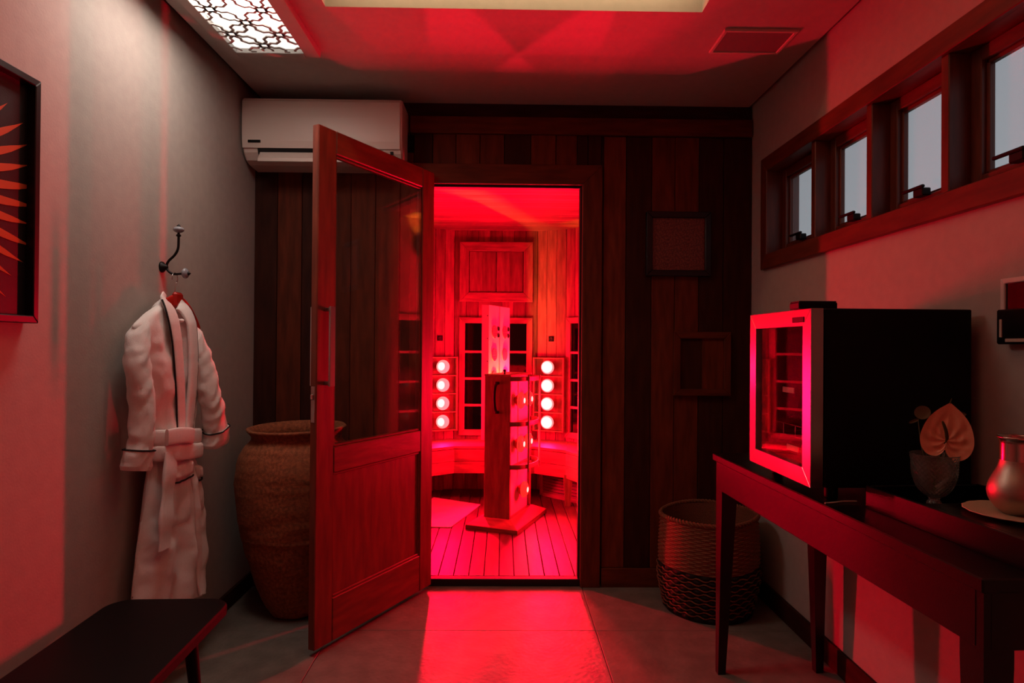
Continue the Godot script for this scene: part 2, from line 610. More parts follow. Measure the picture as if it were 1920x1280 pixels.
# ------------------------------------------------------------------ strip of high windows
func high_windows() -> void:
	var w := structure("window_1", "strip of frosted high windows in a dark timber frame on the right wall", "window")
	var X := 1.355
	var z0 := 0.165
	var z1 := 2.42
	var yb := 1.70
	var yt := 2.272
	var bw := 0.074
	# casing: local x runs towards +z, local z into the room (-x)
	var xf := Transform3D(Basis(Vector3(0, 0, 1), Vector3.UP, Vector3(-1, 0, 0)), Vector3(X, (yb + yt) / 2, (z0 + z1) / 2))
	mitred("casing_board", (z1 - z0) / 2, (yt - yb) / 2, bw, 0.022, M.trimwood, w, xf, 0.003)
	# lining of the opening
	bx("sill_lining", Vector3(X + 0.07, yb + bw - 0.01, (z0 + z1) / 2), Vector3(0.15, 0.02, z1 - z0 - 0.12), M.trimwood, w, 0.001, 2)
	bx("head_lining", Vector3(X + 0.07, yt - bw + 0.01, (z0 + z1) / 2), Vector3(0.15, 0.02, z1 - z0 - 0.12), M.trimwood, w, 0.001, 2)
	bx("side_lining", Vector3(X + 0.07, 1.986, z0 + bw - 0.01), Vector3(0.15, 0.44, 0.02), M.trimwood, w, 0.001)
	bx("side_lining", Vector3(X + 0.07, 1.986, z1 - bw + 0.01), Vector3(0.15, 0.44, 0.02), M.trimwood, w, 0.001)
	var mz := [0.695, 1.118, 1.52, 1.93]
	for z in mz:
		bx("mullion", Vector3(X + 0.05, 1.986, z), Vector3(0.115, 0.424, 0.036), M.trimwood, w, 0.003)
	var b0: float = z0 + bw
	var bays := []
	for z in mz:
		bays.append([b0, z - 0.018])
		b0 = z + 0.018
	bays.append([b0, z1 - bw])
	for b in bays:
		var hw: float = (b[1] - b[0]) / 2
		var hh := 0.212
		var fw := 0.042
		var m := MB.new()
		m.xf = Transform3D(Basis(Vector3(0, 0, 1), Vector3.UP, Vector3(-1, 0, 0)), Vector3(X + 0.095, 1.986, (b[0] + b[1]) / 2))
		# sash: four boards with a stepped inner bead
		for s in [-1.0, 1.0]:
			m.box(Vector3(s * (hw - fw / 2), 0, 0.018), Vector3(fw, hh * 2, 0.036), 0.003, 1, Vector2(rng.randf(), 0))
			m.box(Vector3(s * (hw - fw - 0.005), 0, 0.010), Vector3(0.014, hh * 2 - 0.08, 0.02), 0.003, 1)
			m.box(Vector3(0, s * (hh - fw / 2), 0.018), Vector3(hw * 2 - 2 * fw, fw, 0.035), 0.003, 0, Vector2(rng.randf(), 0))
			m.box(Vector3(0, s * (hh - fw - 0.005), 0.010), Vector3(hw * 2 - 2 * fw, 0.014, 0.02), 0.003, 0)
		var sash := part("sash", m, M.trimwood, w)
		var pm := MB.new()
		pm.xf = m.xf
		pm.box(Vector3(0, 0, 0.004), Vector3(hw * 2 - 2 * fw + 0.004, hh * 2 - 2 * fw + 0.004, 0.005), 0.0)
		part("pane", pm, M.frost, sash, "frosted pane with grey dusk light behind it")
		var lm := MB.new()
		lm.xf = m.xf
		lm.box(Vector3(0.02, -hh + fw + 0.005, 0.052), Vector3(0.05, 0.026, 0.03), 0.003)
		lm.box(Vector3(-0.005, -hh + fw + 0.022, 0.066), Vector3(0.11, 0.010, 0.012), 0.003)
		part("latch", lm, M.iron, sash, "small black window catch")

# ------------------------------------------------------------------ doorway and open door
func doorway() -> void:
	var t := structure("trim_1", "broad dark timber casing round the doorway", "door frame")
	# casing boards mitred at the head
	var L := -0.405
	var R := 0.432
	var H := 2.178
	var cw := 0.100
	for s in [[PackedVector2Array([Vector2(L, 0), Vector2(L - cw, 0), Vector2(L - cw, H + cw), Vector2(L, H)]), 1], [PackedVector2Array([Vector2(R, 0), Vector2(R + cw, 0), Vector2(R + cw, H + cw), Vector2(R, H)]), 1], [PackedVector2Array([Vector2(L, H), Vector2(R, H), Vector2(R + cw, H + cw), Vector2(L - cw, H + cw)]), 0]]:
		var m := MB.new()
		m.prism(s[0], 0.0, 0.024, 0.003, s[1], Vector2(rng.randf(), rng.randf()))
		part("casing_board", m, M.planks[3], t)
	# jamb lining through the wall, with a dark seal
	bx("jamb", Vector3(L - 0.008, H / 2, -0.048), Vector3(0.03, H, 0.135), M.trimwood, t, 0.002)
	bx("jamb", Vector3(R + 0.008, H / 2, -0.048), Vector3(0.03, H, 0.135), M.trimwood, t, 0.002)
	bx("jamb", Vector3((L + R) / 2, H + 0.008, -0.048), Vector3(R - L + 0.04, 0.03, 0.135), M.trimwood, t, 0.002, 0)
	bx("seal", Vector3(R - 0.010, H / 2, -0.03), Vector3(0.016, H - 0.02, 0.05), M.seal, t, 0.002)
	bx("seal", Vector3((L + R) / 2, H - 0.012, -0.03), Vector3(R - L - 0.02, 0.016, 0.05), M.seal, t, 0.002)
	bx("threshold", Vector3((L + R) / 2, 0.014, -0.02), Vector3(R - L - 0.012, 0.05, 0.05), M.seal, t, 0.003)

	# the leaf: local x runs from the hinge to the free edge, local z is the face towards the sauna light
	var d := thing("door_1", "tall open timber door with a large glass pane and a solid lower panel", "door", Vector3(-0.402, 0.028, 0.040), 0.0, "", "structure")
	var dir := Vector3(-0.402, 0, 0.742).normalized()
	d.basis = Basis(dir, Vector3.UP, dir.cross(Vector3.UP))
	var W := 0.842
	var DH := 2.188
	var th := 0.036
	var sw := 0.105
	# local +z = dir x up: check that it points at the room's right side
	var stile := func(x: float) -> void:
		plank("stile", Vector3(x, DH / 2, -th / 2), Vector3(sw, DH, th), M.door, d, 1, 0.004)
	stile.call(sw / 2)
	stile.call(W - sw / 2)
	var iw := W - 2 * sw
	var rail := func(y0: float, y1: float) -> void:
		plank("rail", Vector3(W / 2, (y0 + y1) / 2, -th / 2), Vector3(iw - 0.001, y1 - y0, th), M.door, d, 0, 0.004)
	rail.call(DH - 0.10, DH)
	rail.call(0.72, 0.83)
	rail.call(0.0, 0.185)
	bx("lower_panel", Vector3(W / 2, 0.4525, -th / 2), Vector3(iw + 0.01, 0.545, 0.014), M.door, d, 0.002)
	# raised bead round the lower panel
	var m := MB.new()
	for s in [-1.0, 1.0]:
		m.box(Vector3(W / 2 + s * (iw / 2 - 0.006), 0.4525, -th / 2), Vector3(0.012, 0.535, 0.026), 0.003)
		m.box(Vector3(W / 2, 0.4525 + s * 0.262, -th / 2), Vector3(iw, 0.012, 0.026), 0.003, 0)
	part("panel_bead", m, M.door, d)
	bx("glass_pane", Vector3(W / 2, (0.83 + DH - 0.10) / 2, -th / 2), Vector3(iw + 0.006, DH - 0.93 + 0.006, 0.005), M.glass, d, 0.0)
	bx("glass_pane", Vector3(W / 2, (0.83 + DH - 0.10) / 2, -th / 2 - 0.010), Vector3(iw + 0.006, DH - 0.93 + 0.006, 0.005), M.glass, d, 0.0)
	m = MB.new()
	var gy := (0.83 + DH - 0.10) / 2
	for s in [-1.0, 1.0]:
		m.box(Vector3(W / 2 + s * (iw / 2 - 0.006), gy, -th / 2), Vector3(0.012, DH - 0.93, 0.024), 0.003)
		m.box(Vector3(W / 2, gy + s * ((DH - 0.93) / 2 - 0.006), -th / 2), Vector3(iw, 0.012, 0.024), 0.003, 0)
	part("glazing_bead", m, M.door, d)
	# flat bar pulls on both faces
	for s in [1.0, -1.0]:
		var hm := MB.new()
		var zc: float = -th / 2 + s * (th / 2 + 0.034)
		hm.box(Vector3(W - 0.052, 1.262, zc), Vector3(0.030, 0.336, 0.012), 0.002)
		for yy in [1.262 - 0.155, 1.262 + 0.155]:
			hm.box(Vector3(W - 0.052, yy, -th / 2 + s * (th / 2 + 0.014)), Vector3(0.020, 0.016, 0.030), 0.002)
		part("pull_handle", hm, M.steel, d, "flat steel pull bar")
	# lock plate in the edge
	var lm := MB.new()
	lm.box(Vector3(W, 1.02, -th / 2), Vector3(0.004, 0.15, 0.020), 0.001)
	var lock := part("lock_plate", lm, M.steel, d)
	lm = MB.new()
	lm.box(Vector3(W + 0.006, 1.052, -th / 2), Vector3(0.012, 0.024, 0.012), 0.003)
	part("latch_bolt", lm, M.chrome, lock)

# ------------------------------------------------------------------ sauna room
const CX := -0.063
var right_side := [Vector2(0.302, -2.15), Vector2(0.545, -2.049), Vector2(1.085, -1.509), Vector2(1.21, -1.242), Vector2(1.21, -0.115)]
const SF := 0.04
const SC := 2.31

func mirror(p: Vector2) -> Vector2:
	return Vector2(2.0 * CX - p.x, p.y)

func seg_frame(a: Vector2, b: Vector2) -> Transform3D:
	# local x along the wall from a to b, local z into the room
	var d := (b - a).normalized()
	var x := Vector3(d.x, 0, d.y)
	var z := x.cross(Vector3.UP)
	var mid := (a + b) / 2
	var to_room := Vector3(CX, 0, -1.0) - Vector3(mid.x, 0, mid.y)
	if z.dot(to_room) < 0:
		x = -x; z = -z
	return Transform3D(Basis(x, Vector3.UP, z), Vector3(mid.x, 0, mid.y))

func sauna_room() -> void:
	var pts := []
	for k in range(right_side.size() - 1, -1, -1):
		pts.append(right_side[k])
	for p in right_side:
		pts.append(mirror(p))
	var w := structure("wall_sauna", "many-sided sauna wall of red lit vertical boards beyond the doorway", "wall")
	for k in pts.size() - 1:
		var a: Vector2 = pts[k]
		var b: Vector2 = pts[k + 1]
		var f := seg_frame(a, b)
		var L := a.distance_to(b)
		var m := MB.new()
		m.xf = f
		m.box(Vector3(0, 1.2, -0.065), Vector3(L + 0.05, 2.5, 0.09), 0.0)
		part("backing", m, M.matte, w)
		var nb := maxi(2, roundi(L / 0.098))
		for i in nb:
			var bwid := L / nb
			var o := plank("wall_board", Vector3.ZERO, Vector3(bwid - 0.0025, SC - SF + 0.02, 0.02), M.sauna[rng.randi() % 3], w)
			o.transform = Transform3D(f.basis, f * Vector3(-L / 2 + bwid * (i + 0.5), (SC + SF) / 2, -0.01))
	# floor boards run away from the door
	var fl := structure("floor_sauna", "narrow sauna floor boards running away from the doorway", "floor")
	bx("joist_bed", Vector3(CX, -0.03, -1.13), Vector3(2.7, 0.08, 2.2), M.matte, fl, 0.0)
	var pw := 0.0832
	for k in 31:
		var x := CX - 1.28 + pw * (k + 0.5)
		# length up to the wall polygon
		var zf := -0.046
		var ax := absf(x - CX)
		var zb := -2.14
		if ax > 0.365: zb = -2.14 + (ax - 0.365) * 0.41
		if ax > 0.642: zb = -2.03 + (ax - 0.642)
		if ax > 1.15: zb = -1.50 + (ax - 1.15) * 2.4
		plank("floor_board", Vector3(x, 0.025, (zf + zb) / 2), Vector3(pw - 0.004, 0.03, zf - zb), M.saunafloor[rng.randi() % 3], fl, 2, 0.002)
	var cl := structure("ceiling_sauna", "low sauna ceiling of narrow boards above the heat lamps", "ceiling")
	bx("roof_panel", Vector3(CX, SC + 0.05, -1.15), Vector3(2.8, 0.05, 2.2), M.matte, cl, 0.0)
	var np := 26
	for k in np:
		var z := -0.115 - (k + 0.5) * 2.06 / np
		plank("ceiling_slat", Vector3(CX, SC + 0.01, z), Vector3(2.62, 0.018, 2.06 / np - 0.003), M.sauna[rng.randi() % 3], cl, 0, 0.002)

func glazed(called: String, label: String, f: Transform3D, hw: float, y0: float, y1: float, rows: Array, cols: int) -> void:
	var n := structure(called, label, "window")
	var yc := (y0 + y1) / 2
	var g := f
	g.origin = f * Vector3(0, yc, 0)
	mitred("casing_board", hw, (y1 - y0) / 2, 0.052, 0.03, M.sauna[1], n, g, 0.004)
	var m := MB.new()
	m.xf = g
	m.box(Vector3(0, 0, 0.006), Vector3(hw * 2 - 0.09, y1 - y0 - 0.09, 0.006), 0.0)
	part("pane", m, M.darkpane, n, "dark window glass with night outside")
	for y in rows:
		m = MB.new(); m.xf = g
		m.box(Vector3(0, y - yc, 0.016), Vector3(hw * 2 - 0.10, 0.022, 0.022), 0.004, 0)
		part("glazing_bar", m, M.sauna[1], n)
	for c in range(1, cols):
		m = MB.new(); m.xf = g
		m.box(Vector3(-hw + 0.052 + (hw * 2 - 0.104) * c / cols, 0, 0.015), Vector3(0.022, y1 - y0 - 0.10, 0.020), 0.004)
		part("glazing_bar", m, M.sauna[1], n)

func heat_lamps(f: Transform3D, label: String, shift := 0.0) -> void:
	var t := thing("heat_lamp_rack", label, "heat lamp", f.origin, 0.0, "racks of four heat lamps")
	t.basis = f.basis
	var hw := 0.135
	var d := 0.085
	var y0 := 0.565
	var st := 0.157
	bx("back_board", Vector3(0, y0 + st * 2, 0.008), Vector3(hw * 2, st * 4, 0.012), M.bench, t, 0.002)
	for s in [-1.0, 1.0]:
		bx("side_board", Vector3(s * hw, y0 + st * 2, d / 2), Vector3(0.012, st * 4 + 0.012, d), M.bench, t, 0.002)
	for k in 5:
		bx("shelf", Vector3(0, y0 + st * k, d / 2), Vector3(hw * 2 - 0.012, 0.010, d - 0.002), M.bench, t, 0.002, 0)
	for k in 4:
		var c := Vector3(0, y0 + st * (k + 0.5), 0.10)
		# face of the bulb, axis along local z
		var m := MB.new()
		m.xf = Transform3D(Basis(Vector3(1, 0, 0), Vector3(0, 0, 1), Vector3(0, -1, 0)), c)
		var prof := []
		for i in 13:
			var a := -0.35 + (PI / 2 + 0.35) * i / 12.0
			prof.append(Vector2(0.058 * cos(a), 0.030 * sin(a)))
		prof[-1] = Vector2(0.0003, 0.030)
		m.lathe(prof, Vector3.ZERO, 32)
		var b := part("bulb", m, M.bulb, t, "glowing lamp face")
		m = MB.new()
		m.xf = Transform3D(Basis(Vector3(1, 0, 0), Vector3(0, 0, 1), Vector3(0, -1, 0)), c)
		m.lathe([Vector2(0.018, -0.086), Vector2(0.018, -0.070), Vector2(0.022, -0.062), Vector2(0.040, -0.035), Vector2(0.055, -0.012), Vector2(0.0535, -0.009)], Vector3.ZERO, 32)
		part("reflector", m, M.reflector, b)
		m = MB.new()
		m.xf = Transform3D(Basis(Vector3(1, 0, 0), Vector3(0, 0, 1), Vector3(0, -1, 0)), c + Vector3(shift, 0.002 * (k % 2), 0))
		var cr := 0.049 - absf(shift) * 0.8
		var cp := []
		for i in 9:
			var a := PI / 2 * i / 8.0
			cp.append(Vector2(maxf(0.0003, cr * cos(a)), 0.0155 + 0.0165 * sin(a)))
		m.lathe(cp, Vector3.ZERO, 28)
		part("hot_spot", m, M.bulb_core, b)
		spot("lamp_light", f * (c + Vector3(0, 0, 0.012)), f.basis.z, RED, E_RED, 84.0, 0.8, 0.03)

func sauna_fittings() -> void:
	var A: Vector2 = right_side[0]
	var B: Vector2 = right_side[1]
	var C: Vector2 = right_side[2]
	var D: Vector2 = right_side[3]
	var fc := seg_frame(mirror(A), A)
	var fr := seg_frame(A, B)
	var fl := seg_frame(mirror(A), mirror(B))
	var f45r := seg_frame(B, C)
	var f45l := seg_frame(mirror(B), mirror(C))
	heat_lamps(fr, "four stacked glowing heat lamps right of the centre sauna window")
	heat_lamps(fl, "four stacked glowing heat lamps left of the centre sauna window, nearest the door edge", -0.013)
	heat_lamps(seg_frame(C, D), "four stacked heat lamps on the sauna's right side wall hidden by the door frame")
	heat_lamps(seg_frame(mirror(C), mirror(D)), "four stacked heat lamps on the sauna's left side wall behind the open door")
	var rows := [1.243, 1.008, 0.775]
	glazed("window_2", "dark four-row sauna window behind the lamp tower", fc, 0.322, 0.51, 1.545, rows, 2)
	glazed("window_3", "dark narrow sauna window cut off by the right door jamb", f45r.translated_local(Vector3(-0.062, 0, 0)), 0.30, 0.51, 1.545, rows, 2)
	glazed("window_4", "dark sauna window on the left side hidden behind the open door", f45l.translated_local(Vector3(0.062, 0, 0)), 0.30, 0.51, 1.545, rows, 2)
	var f90r := seg_frame(D, right_side[4])
	var f90l := seg_frame(mirror(D), mirror(right_side[4]))
	f90r.origin.z = -0.65
	f90l.origin.z = -0.65
	glazed("window_6", "dark sauna window on the right side wall seen only as a reflection in the open door", f90r, 0.30, 0.51, 1.545, rows, 2)
	glazed("window_7", "dark sauna window on the left side wall seen only in reflections", f90l, 0.30, 0.51, 1.545, rows, 2)
	# shuttered hatch above the centre window
	var h := structure("window_5", "closed pair of small board shutters in a mitred frame high on the sauna wall", "shutters")
	var g := fc
	g.origin = fc * Vector3(0, 1.945, 0)
	mitred("frame_board", 0.322, 0.262, 0.082, 0.035, M.sauna[1], h, g, 0.004)
	for s in [-1.0, 1.0]:
		var m := MB.new(); m.xf = g
		m.box(Vector3(s * 0.120, 0, 0.010), Vector3(0.232, 0.354, 0.016), 0.002, 1, Vector2(rng.randf(), rng.randf()))
		var leaf := part("shutter", m, M.sauna[0], h)
		for i in 2:
			var m2 := MB.new(); m2.xf = g
			m2.box(Vector3(s * 0.120 + (i - 0.5) * 0.115, 0, 0.0205), Vector3(0.1135, 0.352, 0.006), 0.0015, 1, Vector2(rng.randf(), rng.randf()))
			part("shutter_board", m2, M.sauna[[0, 2][i]], leaf)
	# two black sockets above the lamp racks
	for e in [[fr, "small square black socket above the right rack of heat lamps"], [fl, "small square black socket above the left rack of heat lamps"]]:
		var ff: Transform3D = e[0]
		var s := thing("wall_socket", e[1], "socket", ff * Vector3(0, 1.36, 0), 0.0, "black wall sockets")
		s.basis = ff.basis
		bx("plate", Vector3(0, 0, 0.005), Vector3(0.046, 0.046, 0.01), M.black, s, 0.002)
		var m := MB.new()
		m.xf = Transform3D(Basis(Vector3(1, 0, 0), Vector3(0, 0, 1), Vector3(0, -1, 0)), Vector3(0, 0, 0.010))
		m.lathe([Vector2(0.0165, 0), Vector2(0.0165, 0.003), Vector2(0.012, 0.003), Vector2(0.012, 0.0005), Vector2(0.0003, 0.0005)], Vector3.ZERO, 20)
		part("rim", m, M.seal, s)
	# bench that follows the walls
	var bn := thing("corner_bench", "pale timber bench following the sauna walls below the lamps", "bench")
	var front := [Vector2(0.93, -0.45), Vector2(0.80, -1.06), Vector2(0.60, -1.335), Vector2(0.497, -1.54), Vector2(0.262, -1.715)]
	var back := [Vector2(1.19, -0.45), Vector2(1.19, -1.245), Vector2(1.085, -1.50), Vector2(0.567, -2.018), Vector2(0.298, -2.128)]
	var seat_y := 0.481
	for sidei in 2:
		for k in 4:
			var q := [front[k], front[k + 1], back[k + 1], back[k]]
			for i in 4:
				if sidei == 1: q[i] = mirror(q[i])
			# two seat boards per stretch
			for j in 2:
				var t0 := j * 0.5 + (0.0 if j == 0 else 0.004)
				var t1 := j * 0.5 + 0.5
				var pg := PackedVector2Array()
				for e in [[q[0], q[3], t0], [q[1], q[2], t0], [q[1], q[2], t1], [q[0], q[3], t1]]:
					var p: Vector2 = (e[0] as Vector2).lerp(e[1], e[2])
					pg.append(Vector2(p.x, -p.y))
				var m := MB.new()
				m.xf = Transform3D(Basis(Vector3(1, 0, 0), Vector3(0, 0, -1), Vector3(0, 1, 0)), Vector3(0, seat_y - 0.022, 0))
				m.prism(pg, 0.0, 0.022, 0.002, 0)
				part("seat_board", m, M.bench, bn)
			fascia(bn, q[0], q[1], seat_y)
	# middle stretch
	var ml := mirror(front[4])
	var bl := mirror(back[4])
	for j in 2:
		var t0 := j * 0.5 + (0.0 if j == 0 else 0.004)
		var t1 := j * 0.5 + 0.5
		var pg := PackedVector2Array()
		for e in [[ml, bl, t0], [front[4], back[4], t0], [front[4], back[4], t1], [ml, bl, t1]]:
			var p: Vector2 = (e[0] as Vector2).lerp(e[1], e[2])
			pg.append(Vector2(p.x, -p.y))
		var m := MB.new()
		m.xf = Transform3D(Basis(Vector3(1, 0, 0), Vector3(0, 0, -1), Vector3(0, 1, 0)), Vector3(0, seat_y - 0.022, 0))
		m.prism(pg, 0.0, 0.022, 0.002, 0)
		part("seat_board", m, M.bench, bn)
	fascia(bn, ml, front[4], seat_y)
	for p in [front[3], front[1], mirror(front[3]), mirror(front[1])]:
		var din: Vector2 = (Vector2(CX, -0.9) - p).normalized() * -0.035
		var m := MB.new()
		var rows2 := []
		for e in [[SF, 0.020], [0.29, 0.036]]:
			var row := PackedVector3Array()
			for c in [[-1, -1], [-1, 1], [1, 1], [1, -1]]:
				row.append(Vector3(p.x + din.x + c[0] * e[1], e[0], p.y + din.y + c[1] * e[1]))
			rows2.append(row)
		for i in 4:
			var i2 := (i + 1) % 4
			m.poly([rows2[0][i], rows2[1][i], rows2[1][i2], rows2[0][i2]], [Vector2(0, 0), Vector2(0, 0.25), Vector2(0.06, 0.25), Vector2(0.06, 0)], (rows2[0][i] + rows2[0][i2]) / 2 - Vector3(p.x + din.x, SF, p.y + din.y))
		m.fan(rows2[0], Vector3.DOWN)
		m.fan(rows2[1], Vector3.UP)
		part("leg", m, M.bench, bn)
	# louvred vent below the right part of the bench
	var lv := thing("louvred_vent", "framed louvred vent standing below the right part of the sauna bench", "vent")
	var f2 := seg_frame(Vector2(0.33, -1.93), Vector2(0.80, -1.46))
	f2.origin.y = 0.155
	mitred("frame_board", 0.33, 0.115, 0.03, 0.02, M.sauna[1], lv, f2, 0.003)
	for k in 7:
		var m := MB.new()
		m.xf = f2 * Transform3D(Basis(Vector3.RIGHT, -0.6), Vector3(0, -0.078 + k * 0.026, 0.008))
		m.box(Vector3.ZERO, Vector3(0.605, 0.022, 0.005), 0.001, 0)
		part("slat", m, M.sauna[2], lv)
	var mb := MB.new()
	mb.xf = f2
	mb.box(Vector3(0, 0, -0.01), Vector3(0.64, 0.215, 0.008), 0.0)
	part("back_panel", mb, M.matte, lv)
	# bath mat
	var mm := MB.new()
	mm.xf = Transform3D(Basis(Vector3(1, 0, 0), Vector3(0, 0, -1), Vector3(0, 1, 0)), Vector3(0, SF, 0))
	mm.prism(PackedVector2Array([Vector2(-0.56, 1.80), Vector2(-0.168, 1.57), Vector2(-0.25, 1.27), Vector2(-0.35, 0.945), Vector2(-0.55, 0.955), Vector2(-0.75, 0.99)]), 0.0, 0.008, 0.003)
	tag(part("bath_mat", mm, M.terry, self), "pale cloth mat lying on the sauna floor left of the lamp tower", "mat")
	# two uplights out of sight beside the doorway give the amber patches on the ceiling
	for e in [[f45r.translated_local(Vector3(-0.10, -0.10, 0)), "small timber uplight above the right sauna window throwing amber light on the ceiling"], [f45l.translated_local(Vector3(0.10, -0.10, 0)), "small timber uplight above the left sauna window throwing amber light on the ceiling"], [f90r, "small timber uplight over the right side window reflected in the open door's glass"], [f90l, "small timber uplight over the left side window behind the open door"]]:
		var ff: Transform3D = e[0]
		var s := thing("uplight", e[1], "wall light", ff * Vector3(0, 2.12, 0), 0.0, "amber sauna uplights")
		s.basis = ff.basis
		var m := MB.new()
		m.prism(PackedVector2Array([Vector2(-0.03, -0.11), Vector2(0.03, -0.11), Vector2(0.055, 0.05), Vector2(-0.055, 0.05)]), 0.0, 0.012, 0.002)
		part("back_plate", m, M.sauna[2], s)
		for sx in [-1.0, 1.0]:
			var m2 := MB.new()
			m2.xf = Transform3D(Basis(Vector3.BACK, sx * -0.12), Vector3(sx * 0.045, -0.03, 0.06))
			m2.box(Vector3.ZERO, Vector3(0.01, 0.16, 0.10), 0.002)
			part("side_board", m2, M.sauna[2], s)
		bx("front_board", Vector3(0, -0.03, 0.108), Vector3(0.10, 0.16, 0.01), M.sauna[2], s, 0.002)
		bx("bottom_board", Vector3(0, -0.105, 0.06), Vector3(0.07, 0.01, 0.10), M.sauna[2], s, 0.002)
		var bm := MB.new()
		var pr := []
		for i in 11:
			var a := -PI / 2 + PI * i / 10.0
			pr.append(Vector2(maxf(0.0003, 0.018 * cos(a)), 0.02 * sin(a)))
		bm.lathe(pr, Vector3(0, -0.02, 0.055), 20)
		part("bulb", bm, glow(Color(1.0, 0.72, 0.3), 2.0), s)
		spot("uplight_light", ff * Vector3(0, 2.10, 0.055), Vector3(0, 1, 0) + ff.basis.z * 0.2, Color(1.0, 0.55, 0.16), E_SCONCE * (0.16 if absf(ff.origin.z + 0.65) > 0.01 else 1.0), 50.0, 0.9, 0.012)
	lamp_tower()

func fascia(bn: Node3D, a: Vector2, b: Vector2, seat_y: float) -> void:
	var f := seg_frame(a, b)
	var L := a.distance_to(b)
	for j in 2:
		var m := MB.new()
		m.xf = f
		m.box(Vector3(0, seat_y - 0.025 - 0.098 * (j + 0.5), -0.012), Vector3(L + 0.006, 0.0955, 0.02), 0.002, 0, Vector2(rng.randf(), rng.randf()))
		part("fascia_board", m, M.bench, bn)

func lamp_tower() -> void:
	# local x: across the narrow front, local z: towards the viewer; origin at the front middle on the floor
	var t := thing("lamp_tower", "upright dark timber heat lamp tower on a splayed plinth in the sauna", "lamp tower", Vector3(-0.036, SF, -0.935))
	var zdir := Vector3(-0.165, 0, 0.41).normalized()
	t.basis = Basis(Vector3.UP.cross(zdir), Vector3.UP, zdir)
	var w := 0.19
	var d := 0.44
	var y0 := 0.072
	var y1 := 1.047
	# plinth: low frustum
	var m := MB.new()
	var rows := []
	for e in [[0.0, 0.095], [0.03, 0.095], [0.034, 0.09], [0.072, 0.012]]:
		var row := PackedVector3Array()
		for c in [[-1, -1], [-1, 1], [1, 1], [1, -1]]:
			row.append(Vector3(c[0] * (w / 2 + e[1]), e[0], -d / 2 + c[1] * (d / 2 + e[1])))
		rows.append(row)
	for k in 3:
		for i in 4:
			var i2 := (i + 1) % 4
			m.poly([rows[k][i], rows[k + 1][i], rows[k + 1][i2], rows[k][i2]], [Vector2(0, 0), Vector2(0.07, 0), Vector2(0.07, 0.5), Vector2(0, 0.6)], (rows[k][i] + rows[k][i2]) / 2 - Vector3(0, 0, -d / 2))
	m.fan(rows[0], Vector3.DOWN)
	m.fan(rows[3], Vector3.UP)
	part("plinth", m, M.towerwood, t)
	bx("front_board", Vector3(0, (y0 + y1) / 2, -0.012), Vector3(w, y1 - y0, 0.024), M.towerwood, t, 0.002)
	bx("rear_board", Vector3(0, (y0 + y1) / 2, -d + 0.012), Vector3(w, y1 - y0, 0.024), M.towerwood, t, 0.002)
	bx("side_board", Vector3(-w / 2 + 0.008, (y0 + y1) / 2, -d / 2), Vector3(0.016, y1 - y0, d - 0.05), M.towerwood, t, 0.002)
	bx("top_board", Vector3(0, y1 + 0.006, -d / 2), Vector3(w + 0.006, 0.014, d + 0.006), M.bench, t, 0.003, 2)
	bx("reflector_panel", Vector3(w / 2 - 0.022, (y0 + y1) / 2, -d / 2), Vector3(0.006, y1 - y0 - 0.004, d - 0.052), M.white, t, 0.001)
	for y in [0.715, 0.42]:
		bx("divider", Vector3(w / 2 - 0.012, y, -d / 2), Vector3(0.022, 0.012, d - 0.05), M.bench, t, 0.002, 2)
	# guard hoops and rods on the lamp side
	for y in [1.03, 0.72, 0.425]:
		var path := []
		for i in 25:
			var a := PI * i / 24.0
			path.append(Vector3(w / 2 - 0.002 + 0.115 * sin(a), y, -d / 2 + (d / 2 - 0.012) * cos(a)))
		m = MB.new()
		m.sweep(path, 0.016, 0.005, Vector3.RIGHT, 12, 0.4)
		part("guard_hoop", m, M.bench, t)
	for z in [-0.10, -0.30]:
		var ax := absf(z + d / 2) / (d / 2 - 0.012)
		var xx := w / 2 + 0.006 + 0.115 * sqrt(1.0 - ax * ax)
		m = MB.new()
		m.tube([Vector3(xx, 0.39, z), Vector3(xx, 1.05, z)], 0.007, 12)
		part("guard_rod", m, M.bench, t)
	# lamps
	for c in [[0.875, -0.14], [0.875, -0.30], [0.57, -0.14], [0.57, -0.30], [0.235, -0.22]]:
		m = MB.new()
		var bxf := Transform3D(Basis(Vector3(0, -1, 0), Vector3(1, 0, 0), Vector3(0, 0, 1)), Vector3(w / 2 + 0.028, c[0], c[1]))
		m.xf = bxf
		var prof := []
		for i in 13:
			var a := -0.35 + (PI / 2 + 0.35) * i / 12.0
			prof.append(Vector2(0.058 * cos(a), 0.028 * sin(a)))
		prof[-1] = Vector2(0.0003, 0.028)
		m.lathe(prof, Vector3.ZERO, 32)
		var b := part("bulb", m, M.dim_bulb, t, "red lamp face")
		m = MB.new()
		m.xf = bxf
		m.lathe([Vector2(0.022, 0.024), Vector2(0.018, 0.0275), Vector2(0.010, 0.0295), Vector2(0.0003, 0.030)], Vector3(0, 0, 0), 20)
		part("hot_spot", m, M.core, b)
		m = MB.new()
		m.xf = bxf
		m.lathe([Vector2(0.020, -0.048), Vector2(0.032, -0.035), Vector2(0.052, -0.012), Vector2(0.0535, -0.009)], Vector3.ZERO, 32)
		part("reflector", m, M.reflector, b)
		spot("tower_light", t.transform * Vector3(w / 2 + 0.04, c[0], c[1]), t.basis.x, Color(1.0, 0.12, 0.16), E_TOWER, 85.0, 0.8, 0.03)
	# arched handle on the front
	m = MB.new()
	var hp := []
	for i in 17:
		var s := i / 16.0
		hp.append(Vector3(0, 0.80 + 0.20 * s, 0.008 + 0.045 * pow(sin(PI * s), 0.5)))
	m.sweep(hp, 0.009, 0.006, Vector3.BACK, 12, 0.6)
